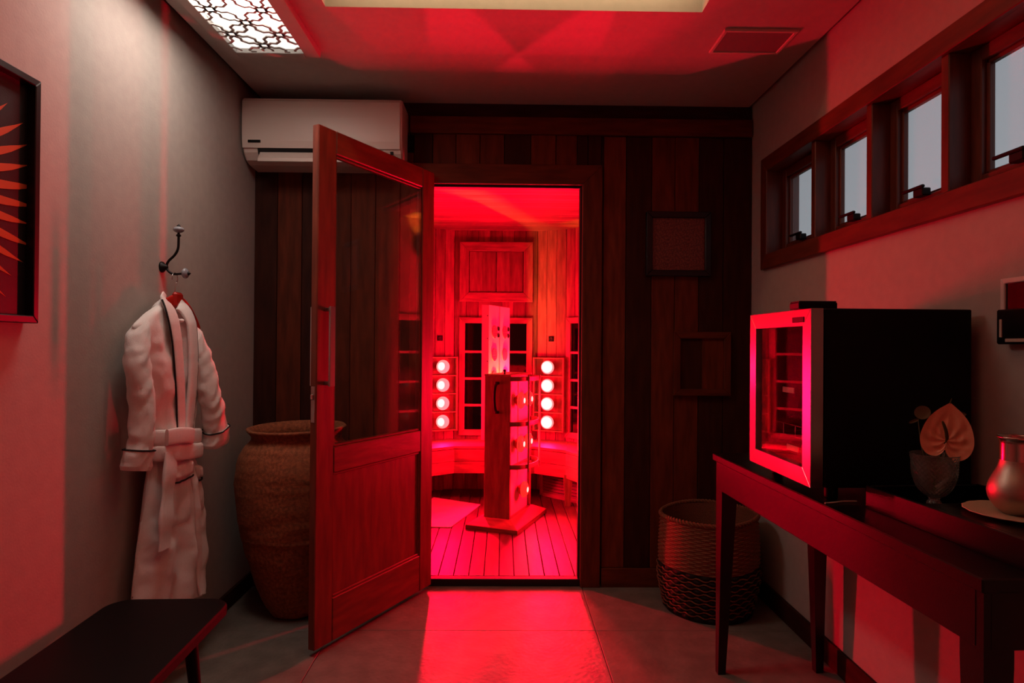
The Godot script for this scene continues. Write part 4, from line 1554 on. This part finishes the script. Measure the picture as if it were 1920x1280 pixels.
	m.sweep(smooth_path([rp(-0.150, 0.955, 0.125), rp(-0.09, 0.955, 0.138), rp(-0.02, 0.945, 0.144), rp(0.012, 0.938, 0.138)], 6), 0.030, 0.008, Vector3.RIGHT, 16, 0.55)
	part("belt_loop", m, M.terry, r)
	m = MB.new()
	var be := smooth_path([rp(-0.125, 0.90, 0.125), rp(-0.132, 0.83, 0.128), rp(-0.148, 0.74, 0.128), rp(-0.160, 0.66, 0.130), rp(-0.170, 0.585, 0.132), rp(-0.172, 0.558, 0.132)], 6)
	m.sweep(be, 0.040, 0.007, Vector3.RIGHT, 20, 0.5, true, func(p: Vector3, nn: Vector3, k: int) -> Vector3: return nn.normalized() * 0.003 * sin(p.y * 40.0))
	part("belt_end", m, M.terry, r, "loose hanging end of the belt")
	# wrap edge of the front panel
	m = MB.new()
	var we := []
	for i in 25:
		var y := lerpf(0.865, 0.315, i / 24.0)
		var u := wrap_u(y) - 0.020
		we.append(rp(u, y - smoothstep(0.75, 0.30, y) * 0.055 * (u + 0.02) / 0.25, front_w(u, y) + 0.006))
	m.sweep(we, 0.022, 0.006, Vector3.RIGHT, 16, 0.6)
	part("front_edge", m, M.terry, r)
	# pockets
	for e in [[-0.118, 0.030, 0.845, 0.60, 0.058], [0.115, 0.195, 0.800, 0.60, 0.05]]:
		var pr := []
		for i in 13:
			var y := lerpf(e[3], e[2], i / 12.0)
			var row := PackedVector3Array()
			for j in 15:
				var u := lerpf(e[0], e[1], j / 14.0)
				row.append(rp(u, y, front_w(u, y) + (0.006 if i > 0 and i < 12 and j > 0 and j < 14 else -0.004) + 0.004 * smoothstep(0.5, 1.0, i / 12.0)))
			pr.append(row)
		m = MB.new()
		m.grid(pr, false, Vector2(1, 1), true)
		var pk := part("pocket", m, M.terry, r)
		# turned-over flap
		pr = []
		for i in 7:
			var y := lerpf(e[2] - e[4], e[2] + 0.006, i / 6.0)
			var row := PackedVector3Array()
			for j in 15:
				var u := lerpf(e[0] - 0.003, e[1] + 0.003, j / 14.0)
				row.append(rp(u, y - 0.008 * sin(PI * j / 14.0), front_w(u, y) + (0.020 if i > 0 and i < 6 and j > 0 and j < 14 else 0.0)))
			pr.append(row)
		m = MB.new()
		m.grid(pr, false, Vector2(1, 1), true)
		part("pocket_flap", m, M.terry, pk)
		m = MB.new()
		var ln := []
		for j in 15:
			var u := lerpf(e[0] - 0.003, e[1] + 0.003, j / 14.0)
			ln.append(rp(u, e[2] - e[4] - 0.004 - 0.008 * sin(PI * j / 14.0), front_w(u, e[2] - e[4]) + 0.014))
		m.tube(ln, 0.0035, 6)
		part("piping", m, M.piping, pk, "dark piping below the pocket flap")

# ------------------------------------------------------------------ things on and by the back wall
func back_wall_things() -> void:
	var p := thing("picture", "small square black-framed print with a dull red ground on the plank wall", "picture")
	mitred("frame_board", 0.175, 0.174, 0.032, 0.030, M.frameblack, p, Transform3D(Basis(), Vector3(0.947, 1.856, 0.0)), 0.003)
	bx("print", Vector3(0.947, 1.856, 0.010), Vector3(0.29, 0.29, 0.010), M.paper, p, 0.0)
	var f := thing("wall_panel_frame", "plain brown timber frame holding a dark and a lighter board below the black-framed print", "frame")
	mitred("frame_board", 0.155, 0.173, 0.037, 0.028, M.planks[1], f, Transform3D(Basis(), Vector3(1.079, 1.208, 0.0)), 0.003)
	bx("inset_board", Vector3(1.022, 1.208, 0.006), Vector3(0.118, 0.276, 0.010), M.planks[2], f, 0.001)
	bx("inset_board", Vector3(1.139, 1.208, 0.007), Vector3(0.116, 0.276, 0.012), M.planks[3], f, 0.001)

	# woven basket: upper part plain straw, lower part black strands between straw rows
	var b := thing("woven_basket", "round woven straw basket with a black lower half under the console table", "basket", Vector3(1.035, 0, 0.27))
	var SEG := 288
	var stakes := 44
	var shape := func(y: float) -> float:
		return 0.212 + 0.028 * smoothstep(0.0, 0.18, y) - 0.008 * smoothstep(0.3, 0.47, y)
	# upper weave: 26 rows of thin rope going over and under the stakes
	var band := func(y0: float, y1: float, nrow: int, amp: float, ph: float) -> Array:
		var rows := []
		var sub := 5
		for i in nrow * sub + 1:
			var s := i / float(nrow * sub)
			var y := lerpf(y0, y1, s)
			var rr := i / sub
			var round_ := sin(PI * (i % sub) / float(sub))
			var row := PackedVector3Array()
			for j in SEG:
				var a := TAU * j / SEG
				var wv := sin(a * stakes / 2.0 + PI * (rr % 2) + ph)
				var r: float = shape.call(y) + amp * wv * (0.3 + 0.7 * round_) + 0.0035 * round_
				row.append(Vector3(r * cos(a), y + 0.004 * sin(a * 3.0) + 0.008 * cos(a), r * sin(a)))
			rows.append(row)
		return rows
	var m := MB.new()
	m.grid(band.call(0.235, 0.462, 24, 0.0032, 0.0), true)
	part("upper_weave", m, M.straw, b, "plain straw weave")
	m = MB.new()
	m.grid(band.call(0.010, 0.237, 10, 0.006, 0.0), true)
	part("lower_weave", m, M.blackstraw, b, "thick black weave")
	for k in 9:
		m = MB.new()
		var ring := []
		var y := 0.012 + 0.0227 * (k + 1)
		for j in 193:
			var a := TAU * j / 192.0
			var r: float = shape.call(y) + 0.0052 + 0.0045 * sin(a * stakes / 2.0 + PI * (k % 2) + 1.2)
			ring.append(Vector3(r * cos(a), y + 0.005 * sin(a * stakes / 2.0 + PI * (k % 2)) + 0.004 * sin(a * 3.0) + 0.008 * cos(a), r * sin(a)))
		m.tube(ring, 0.0034, 6, false)
		part("straw_strand", m, M.straw, b)
	m = MB.new()
	for q in 2:
		var ring := []
		for j in 289:
			var a := TAU * j / 288.0
			var tw := a * 40.0 + PI * q
			var r: float = shape.call(0.465) + 0.006 * cos(tw)
			ring.append(Vector3(r * cos(a), 0.468 + 0.006 * sin(tw) + 0.004 * sin(a * 3.0) + 0.008 * cos(a), r * sin(a)))
		m.tube(ring, 0.0062, 7, false)
	part("rim", m, M.straw, b, "twisted straw rim")
	m = MB.new()
	var inr := []
	for i in 11:
		var y := lerpf(0.465, 0.012, i / 10.0)
		var row := PackedVector3Array()
		for j in 96:
			var a := TAU * j / 96.0
			var r: float = shape.call(y) - 0.010
			row.append(Vector3(r * cos(a), y + 0.008 * cos(a), r * sin(a)))
		inr.append(row)
	var flo := PackedVector3Array()
	for j in 96:
		flo.append(Vector3(0.001 * cos(TAU * j / 96.0), 0.012, 0.001 * sin(TAU * j / 96.0)))
	inr.append(flo)
	m.grid(inr, true)
	part("lining", m, M.straw, b)
	m = MB.new()
	m.lathe([Vector2(0.0003, 0.0), Vector2(0.212, 0.0), Vector2(0.214, 0.012)], Vector3.ZERO, 64)
	part("base", m, M.blackstraw, b)

# ------------------------------------------------------------------ console table and drinks fridge
const TH := 0.872
var table_xf: Transform3D

func table_and_fridge() -> void:
	# table frame: local x from front edge to wall, local z towards the viewer
	var ang := deg_to_rad(1.9)
	var t := thing("console_table", "long black lacquered console table on tapered legs along the right wall", "table", Vector3(0.850, 0, 0.885))
	t.rotation.y = ang
	table_xf = t.transform
	var D := 0.452
	var L := 1.385
	bx("tabletop", Vector3(D / 2, TH - 0.014, L / 2), Vector3(D, 0.028, L), M.lacquer, t, 0.003, 2)
	var ah := 0.112
	var ay := TH - 0.028 - ah / 2
	bx("apron", Vector3(0.022, ay, L / 2), Vector3(0.022, ah, L - 0.06), M.lacquer, t, 0.002, 2)
	bx("apron", Vector3(D - 0.022, ay, L / 2), Vector3(0.022, ah, L - 0.06), M.lacquer, t, 0.002, 2)
	bx("apron", Vector3(D / 2, ay, 0.022), Vector3(D - 0.05, ah, 0.022), M.lacquer, t, 0.002, 0)
	bx("apron", Vector3(D / 2, ay, L - 0.022), Vector3(D - 0.05, ah, 0.022), M.lacquer, t, 0.002, 0)
	for x in [0, 1]:
		for z in [0, 1]:
			var m := MB.new()
			var ox := 0.012 if x == 0 else D - 0.012
			var oz := 0.012 if z == 0 else L - 0.012
			var sx := 1.0 if x == 0 else -1.0
			var sz := 1.0 if z == 0 else -1.0
			# outer faces upright, inner faces tapered
			var rows := []
			for e in [[0.0, 0.030], [0.70, 0.060], [TH - 0.028, 0.060]]:
				var row := PackedVector3Array()
				for c in [[0, 0], [0, 1], [1, 1], [1, 0]]:
					row.append(Vector3(ox + sx * c[0] * e[1], e[0], oz + sz * c[1] * e[1]))
				rows.append(row)
			for k in 2:
				for i in 4:
					var i2 := (i + 1) % 4
					var mid: Vector3 = (rows[k][i] + rows[k][i2]) / 2
					m.poly([rows[k][i], rows[k + 1][i], rows[k + 1][i2], rows[k][i2]], [Vector2.ZERO, Vector2(0, 0.7), Vector2(0.05, 0.7), Vector2(0.05, 0)], mid - Vector3(ox + sx * 0.02, rows[k][0].y, oz + sz * 0.02))
			m.fan(rows[0], Vector3.DOWN)
			part("leg", m, M.lacquer, t)

	# fridge: front faces -x
	var fx := 0.862
	var z0 := 1.252
	var z1 := 1.676
	var y0 := 0.908
	var y1 := 1.411
	var zc := (z0 + z1) / 2
	var f := thing("drinks_fridge", "black countertop drinks fridge with a steel framed glass door", "fridge")
	var piv := Vector3(fx, 0, z1)
	f.transform = Transform3D(Basis(), piv) * Transform3D(Basis(Vector3.UP, deg_to_rad(0.7)), Vector3.ZERO) * Transform3D(Basis(), -piv)
	# body as an open box
	var bx0 := fx + 0.040
	var bx1 := 1.322
	bx("side_panel", Vector3((bx0 + bx1) / 2, (y0 + y1) / 2, z1 - 0.014), Vector3(bx1 - bx0, y1 - y0, 0.028), M.black, f, 0.003)
	bx("side_panel", Vector3((bx0 + bx1) / 2, (y0 + y1) / 2, z0 + 0.014), Vector3(bx1 - bx0, y1 - y0, 0.028), M.black, f, 0.003)
	bx("top_panel", Vector3((bx0 + bx1) / 2, y1 - 0.014, zc), Vector3(bx1 - bx0, 0.028, z1 - z0 - 0.05), M.black, f, 0.003)
	bx("bottom_panel", Vector3((bx0 + bx1) / 2, y0 + 0.02, zc), Vector3(bx1 - bx0, 0.04, z1 - z0 - 0.05), M.black, f, 0.003)
	bx("rear_panel", Vector3(bx1 - 0.06, (y0 + y1) / 2, zc), Vector3(0.12, y1 - y0 - 0.06, z1 - z0 - 0.05), M.black, f, 0.002)
	for z in [z0 + 0.04, z1 - 0.04]:
		for x in [bx0 + 0.04, bx1 - 0.05]:
			var fm := MB.new()
			fm.lathe([Vector2(0.0003, 0), Vector2(0.016, 0), Vector2(0.018, 0.004), Vector2(0.018, y0 - TH + 0.004)], Vector3(x, TH, z), 16)
			part("foot", fm, M.black, f)
	# door
	var door := Node3D.new()
	door.name = "door"
	f.add_child(door)
	var xf := Transform3D(Basis(Vector3(0, 0, 1), Vector3.UP, Vector3(-1, 0, 0)), Vector3(fx + 0.036, (y0 + y1) / 2, zc))
	mitred("frame_bar", (z1 - z0) / 2, (y1 - y0) / 2, 0.049, 0.036, M.brushed, door, xf, 0.0008)
	var m := MB.new()
	m.xf = xf
	m.box(Vector3(0, 0, 0.022), Vector3(z1 - z0 - 0.09, y1 - y0 - 0.09, 0.006), 0.0)
	part("glass_pane", m, M.fridgeglass, door)
	bx("control_display", Vector3(fx - 0.0005, y1 - 0.030, z1 - 0.075), Vector3(0.003, 0.016, 0.07), M.black, door, 0.001)
	# inside: a wire shelf with a low rail
	m = MB.new()
	for k in 12:
		var z := z0 + 0.05 + k * 0.029
		m.tube([Vector3(bx0 + 0.02, 1.02, z), Vector3(bx1 - 0.13, 1.02, z)], 0.002, 6)
	for y in [1.02, 1.055]:
		m.tube([Vector3(bx0 + 0.02, y, z0 + 0.035), Vector3(bx0 + 0.02, y, z1 - 0.035)], 0.0025, 6)
	for k in 5:
		m.tube([Vector3(bx0 + 0.02, 1.02, z0 + 0.05 + k * 0.08), Vector3(bx0 + 0.02, 1.055, z0 + 0.05 + k * 0.08)], 0.002, 6)
	part("wire_shelf", m, M.chrome, f)
	for e in [[1.165, 1.43, 0.0], [0.985, 1.46, 0.0]]:
		bx("shelf_tag", Vector3(bx0 + 0.012, e[0], e[1]), Vector3(0.003, 0.017, 0.075), M.paperwhite, f, 0.0)

	var g := thing("flat_box", "small flat black box lying on top of the drinks fridge", "box")
	bx("case", Vector3(0.905, 1.411 + 0.010, 1.60), Vector3(0.112, 0.019, 0.06), M.black, g, 0.002)
	bx("lid", Vector3(0.905, 1.411 + 0.0215, 1.60), Vector3(0.108, 0.004, 0.056), M.black, g, 0.001)
	# light cable lying on the tabletop beside the fridge
	m = MB.new()
	m.tube(smooth_path([Vector3(0.885, TH + 0.003, 1.712), Vector3(0.915, TH + 0.003, 1.705), Vector3(0.945, TH + 0.003, 1.692), Vector3(0.985, TH + 0.003, 1.690)], 5), 0.0022, 8)
	tag(part("cable", m, M.paperwhite, self), "short thin pale cable lying on the tabletop at the fridge's near corner", "cable")

# ------------------------------------------------------------------ things on the table
func table_top_things() -> void:
	# black tray box with an open and a covered half
	var tr := thing("serving_tray", "deep black lacquered tray box on the near part of the console table", "tray", Vector3(0.978, TH, 1.745))
	tr.rotation.y = deg_to_rad(4.0)
	var H := 0.060
	var TL := 0.50
	var TD := 0.325
	bx("bottom_board", Vector3(TD / 2, 0.004, TL / 2), Vector3(TD, 0.008, TL), M.lacquer, tr, 0.001)
	bx("front_wall", Vector3(0.005, H / 2, TL / 2), Vector3(0.010, H, TL), M.lacquer, tr, 0.002)
	bx("rear_wall", Vector3(TD - 0.005, H / 2, TL / 2), Vector3(0.010, H, TL), M.lacquer, tr, 0.002)
	bx("end_wall", Vector3(TD / 2, H / 2, 0.005), Vector3(TD - 0.02, H, 0.010), M.lacquer, tr, 0.002)
	bx("end_wall", Vector3(TD / 2, H / 2, TL - 0.005), Vector3(TD - 0.02, H, 0.010), M.lacquer, tr, 0.002)
	bx("cover_board", Vector3(TD / 2, H - 0.004, 0.345), Vector3(TD - 0.021, 0.008, 0.289), M.lacquer, tr, 0.001)

	# footed pressed-glass goblet
	var gp := Vector3(1.084, TH + 0.0085, 1.862)
	var g := thing("goblet", "footed pressed glass goblet with a knobbly pattern holding the peach flower", "glass", gp)
	var outer := [Vector2(0.0003, 0.0), Vector2(0.032, 0.0), Vector2(0.034, 0.003), Vector2(0.030, 0.006), Vector2(0.012, 0.012), Vector2(0.008, 0.018), Vector2(0.009, 0.022), Vector2(0.015, 0.027), Vector2(0.0165, 0.033), Vector2(0.013, 0.039), Vector2(0.010, 0.043), Vector2(0.014, 0.047), Vector2(0.026, 0.055), Vector2(0.036, 0.067), Vector2(0.0435, 0.082), Vector2(0.048, 0.098), Vector2(0.050, 0.113), Vector2(0.0505, 0.128), Vector2(0.0505, 0.138), Vector2(0.0525, 0.148), Vector2(0.0545, 0.156)]
	var inner := [Vector2(0.0535, 0.1565), Vector2(0.051, 0.148), Vector2(0.0475, 0.13), Vector2(0.046, 0.113), Vector2(0.043, 0.096), Vector2(0.037, 0.080), Vector2(0.028, 0.066), Vector2(0.014, 0.056), Vector2(0.0003, 0.053)]
	var fine := []
	for i in outer.size() - 1:
		for j in 5:
			fine.append((outer[i] as Vector2).lerp(outer[i + 1], j / 5.0))
	fine.append(outer[-1])
	fine.append_array(inner)
	var rows := []
	for p in fine:
		var row := PackedVector3Array()
		for j in 144:
			var a := TAU * j / 144.0
			var r: float = p.x
			if fine.find(p) < fine.size() - inner.size():
				if p.y > 0.060 and p.y < 0.150:
					r += 0.0013 * sin(a * 24.0) * sin((p.y - 0.06) * TAU / 0.013)
				elif p.y > 0.022 and p.y < 0.044:
					r += 0.0012 * sin(a * 10.0)
			row.append(Vector3(r * cos(a), p.y, r * sin(a)))
		rows.append(row)
	var m := MB.new()
	m.grid(rows, true)
	part("bowl", m, M.crystal, g)

	# anthurium in the goblet
	var fl := thing("anthurium", "single peach anthurium flower with small green leaves standing in the glass goblet", "flower", gp)
	# spathe: heart in the local XY plane facing the viewer, quilted
	var toward := Vector3(-0.35, 0.10, 1.0).normalized()
	var rx := Vector3.UP.cross(toward).normalized()
	var fb := Basis(rx, toward.cross(rx), toward)
	var c0 := Vector3(0.022, 0.212, 0.012)
	var roll := Basis(Vector3.BACK, deg_to_rad(-7.0))
	var half := [Vector3(0.0, 0.074, 0), Vector3(0.010, 0.066, 0), Vector3(0.026, 0.052, 0), Vector3(0.042, 0.032, 0), Vector3(0.053, 0.006, 0), Vector3(0.0575, -0.022, 0), Vector3(0.052, -0.047, 0), Vector3(0.038, -0.063, 0), Vector3(0.020, -0.066, 0), Vector3(0.007, -0.057, 0), Vector3(0.0, -0.044, 0)]
	var hs := smooth_path(half, 5)
	var heart: Array = []
	for k in hs.size():
		heart.append(Vector2(hs[k].x * 1.04, hs[k].y))
	for k in range(hs.size() - 2, 0, -1):
		heart.append(Vector2(-hs[k].x * 0.98, hs[k].y * (1.0 if hs[k].y > 0 else 0.95)))
	var HN := heart.size()
	rows = []
	var cen := Vector2(0.002, -0.020)
	for i in 17:
		var s := i / 16.0
		var row := PackedVector3Array()
		for j in HN:
			var e: Vector2 = cen + (heart[j] - cen) * maxf(s, 0.004)
			var a := atan2(e.x - cen.x, e.y - cen.y)
			var quilt := (0.0022 * sin(absf(a) * 8.0 + 5.0 * s) + 0.0014 * sin(s * 17.0 + absf(a) * 3.0)) * sin(PI * minf(1.0, s * 1.05))
			var cup := 0.014 * s * s - 0.010 * s
			row.append(c0 + fb * roll * Vector3(e.x, e.y, quilt + cup))
		rows.append(row)
	m = MB.new()
	m.grid(rows, true, Vector2(1, 1), true)
	var back := []
	for i in 17:
		var row := PackedVector3Array()
		for j in HN:
			row.append(rows[i][j] - fb.z * (0.0016 if i < 16 else 0.0))
		back.append(row)
	m.grid(back, true, Vector2(1, 1), false)
	part("spathe", m, M.peach, fl, "peach heart-shaped bract with quilted veins")
	m = MB.new()
	var s0 := c0 + fb * roll * Vector3(0.002, -0.018, 0.004)
	m.tube(smooth_path([s0, s0 + fb * Vector3(-0.006, 0.020, 0.016), s0 + fb * Vector3(-0.016, 0.045, 0.026)], 6), [0.0028, 0.0036, 0.0040, 0.0041, 0.0041, 0.0040, 0.0039, 0.0038, 0.0036, 0.0034, 0.0032, 0.0028, 0.0015], 12)
	part("spadix", m, M.spadix, fl, "dark green spike")
	m = MB.new()
	var tip := c0 + fb * roll * Vector3(0, 0.073, 0.004)
	m.tube([tip, tip + fb * Vector3(0.001, 0.006, 0.003), tip + fb * Vector3(0.002, 0.012, 0.004)], [0.0022, 0.0014, 0.0005], 8)
	part("tip", m, M.spadix, fl)
	m = MB.new()
	m.tube(smooth_path([s0 - fb.z * 0.004, Vector3(0.012, 0.13, -0.004), Vector3(0.004, 0.09, 0.0), Vector3(-0.002, 0.060, 0.002)], 5), 0.0025, 8)
	part("stem", m, M.stem, fl)
	# round and narrow leaves behind
	for e in [[Vector3(-0.024, 0.258, -0.012), 0.019, 0.017, 0.3, 0.1], [Vector3(0.075, 0.256, -0.02), 0.018, 0.006, -0.15, 0.3], [Vector3(0.080, 0.238, -0.02), 0.014, 0.004, -0.1, 0.3], [Vector3(-0.044, 0.236, -0.015), 0.013, 0.004, 0.4, 0.2], [Vector3(0.085, 0.195, -0.02), 0.012, 0.004, 0.1, 0.2]]:
		var lb: Basis = fb * Basis(Vector3.BACK, e[3]) * Basis(Vector3.UP, e[4])
		var lrows := []
		for i in 7:
			var s := i / 6.0
			var row := PackedVector3Array()
			for j in 24:
				var a := TAU * j / 24.0
				row.append(e[0] + lb * Vector3(cos(a) * e[1] * maxf(s, 0.01), sin(a) * e[2] * maxf(s, 0.01), 0.004 * s * s))
			lrows.append(row)
		m = MB.new()
		m.grid(lrows, true, Vector2(1, 1), true)
		var lback := []
		for row in lrows:
			var r2 := PackedVector3Array()
			for q in row:
				r2.append(q - lb.z * 0.0008)
			lback.append(r2)
		m.grid(lback, true)
		m.tube(smooth_path([e[0] - lb.z * 0.001 - lb.x * e[1] * signf(e[0].x), Vector3(e[0].x * 0.5, 0.16, -0.012), Vector3(0.002, 0.075, -0.004)], 5), 0.0011, 6)
		part("leaf", m, M.leaf, fl)

	# silver jug on a pale plate
	var pp := Vector3(1.142, TH + 0.0605, 2.052)
	var pl := thing("plate", "pale scalloped plate under the silver jug on the tray box", "plate", pp)
	m = MB.new()
	rows = []
	for p in [Vector2(0.0003, 0.0), Vector2(0.055, 0.0), Vector2(0.075, 0.002), Vector2(0.101, 0.007), Vector2(0.1035, 0.0088), Vector2(0.101, 0.010), Vector2(0.075, 0.0055), Vector2(0.055, 0.0042), Vector2(0.0003, 0.004)]:
		var row := PackedVector3Array()
		for j in 96:
			var a := TAU * j / 96.0
			var r: float = p.x * (1.0 + (0.010 * sin(a * 18.0) if p.x > 0.09 else 0.0))
			row.append(Vector3(r * cos(a), p.y, r * sin(a)))
		rows.append(row)
	m.grid(rows, true)
	part("dish", m, M.platebeige, pl)
	var jg := thing("jug", "silver jug with a polished neck and satin belly standing on the pale plate", "jug", pp + Vector3(0, 0.0045, 0))
	var jprof := [Vector2(0.0003, 0.0), Vector2(0.030, 0.0), Vector2(0.034, 0.003), Vector2(0.044, 0.012), Vector2(0.054, 0.026), Vector2(0.0585, 0.042), Vector2(0.058, 0.056), Vector2(0.053, 0.072), Vector2(0.046, 0.086), Vector2(0.040, 0.099), Vector2(0.0365, 0.110), Vector2(0.0355, 0.118)]
	var jf := []
	for i in jprof.size() - 1:
		for j in 4:
			jf.append((jprof[i] as Vector2).lerp(jprof[i + 1], j / 4.0))
	jf.append(jprof[-1])
	var js := []
	for i in jf.size():
		js.append(jf[i] if i < 6 or i > jf.size() - 3 else (jf[i - 2] + jf[i - 1] + jf[i] + jf[i + 1] + jf[i + 2]) / 5.0)
	m = MB.new()
	m.lathe(js, Vector3.ZERO, 64)
	part("belly", m, M.satin, jg, "satin lower body")
	m = MB.new()
	m.lathe([Vector2(0.0355, 0.117), Vector2(0.0350, 0.135), Vector2(0.0350, 0.155), Vector2(0.0362, 0.162), Vector2(0.0395, 0.166), Vector2(0.0400, 0.169), Vector2(0.0385, 0.171), Vector2(0.0355, 0.169), Vector2(0.0335, 0.16), Vector2(0.033, 0.12), Vector2(0.033, 0.02), Vector2(0.0003, 0.006)], Vector3.ZERO, 64)
	part("neck", m, M.silver, jg, "polished neck and rim")
	m = MB.new()
	m.sweep(smooth_path([Vector3(0.036, 0.152, 0), Vector3(0.064, 0.160, 0), Vector3(0.080, 0.135, 0), Vector3(0.076, 0.095, 0), Vector3(0.054, 0.062, 0)], 6), 0.006, 0.004, Vector3.BACK, 12, 0.8)
	part("handle", m, M.silver, jg)

	# framed notice and black holder on the right wall at the picture's edge
	var wf := thing("wall_frame", "pale framed dark panel hanging on the right wall at the picture's edge", "frame")
	var xf := Transform3D(Basis(Vector3(0, 0, 1), Vector3.UP, Vector3(-1, 0, 0)), Vector3(1.354, 1.414, 1.872))
	mitred("frame_board", 0.125, 0.075, 0.014, 0.014, M.white, wf, xf, 0.002)
	m = MB.new()
	m.xf = xf
	m.box(Vector3(0, 0, 0.005), Vector3(0.224, 0.124, 0.006), 0.0)
	part("panel", m, M.darkgloss, wf, "dark glossy panel")
	var bh := thing("wall_holder", "black slotted holder mounted on the right wall over the lower half of the pale frame", "holder")
	bx("case", Vector3(1.3305, 1.359, 1.872), Vector3(0.017, 0.092, 0.232), M.black, bh, 0.004)
	bx("side_strip", Vector3(1.3212, 1.355, 1.774), Vector3(0.004, 0.048, 0.008), M.paperwhite, bh, 0.001)
	bx("lower_strip", Vector3(1.3212, 1.323, 1.885), Vector3(0.004, 0.009, 0.19), M.paperwhite, bh, 0.001)
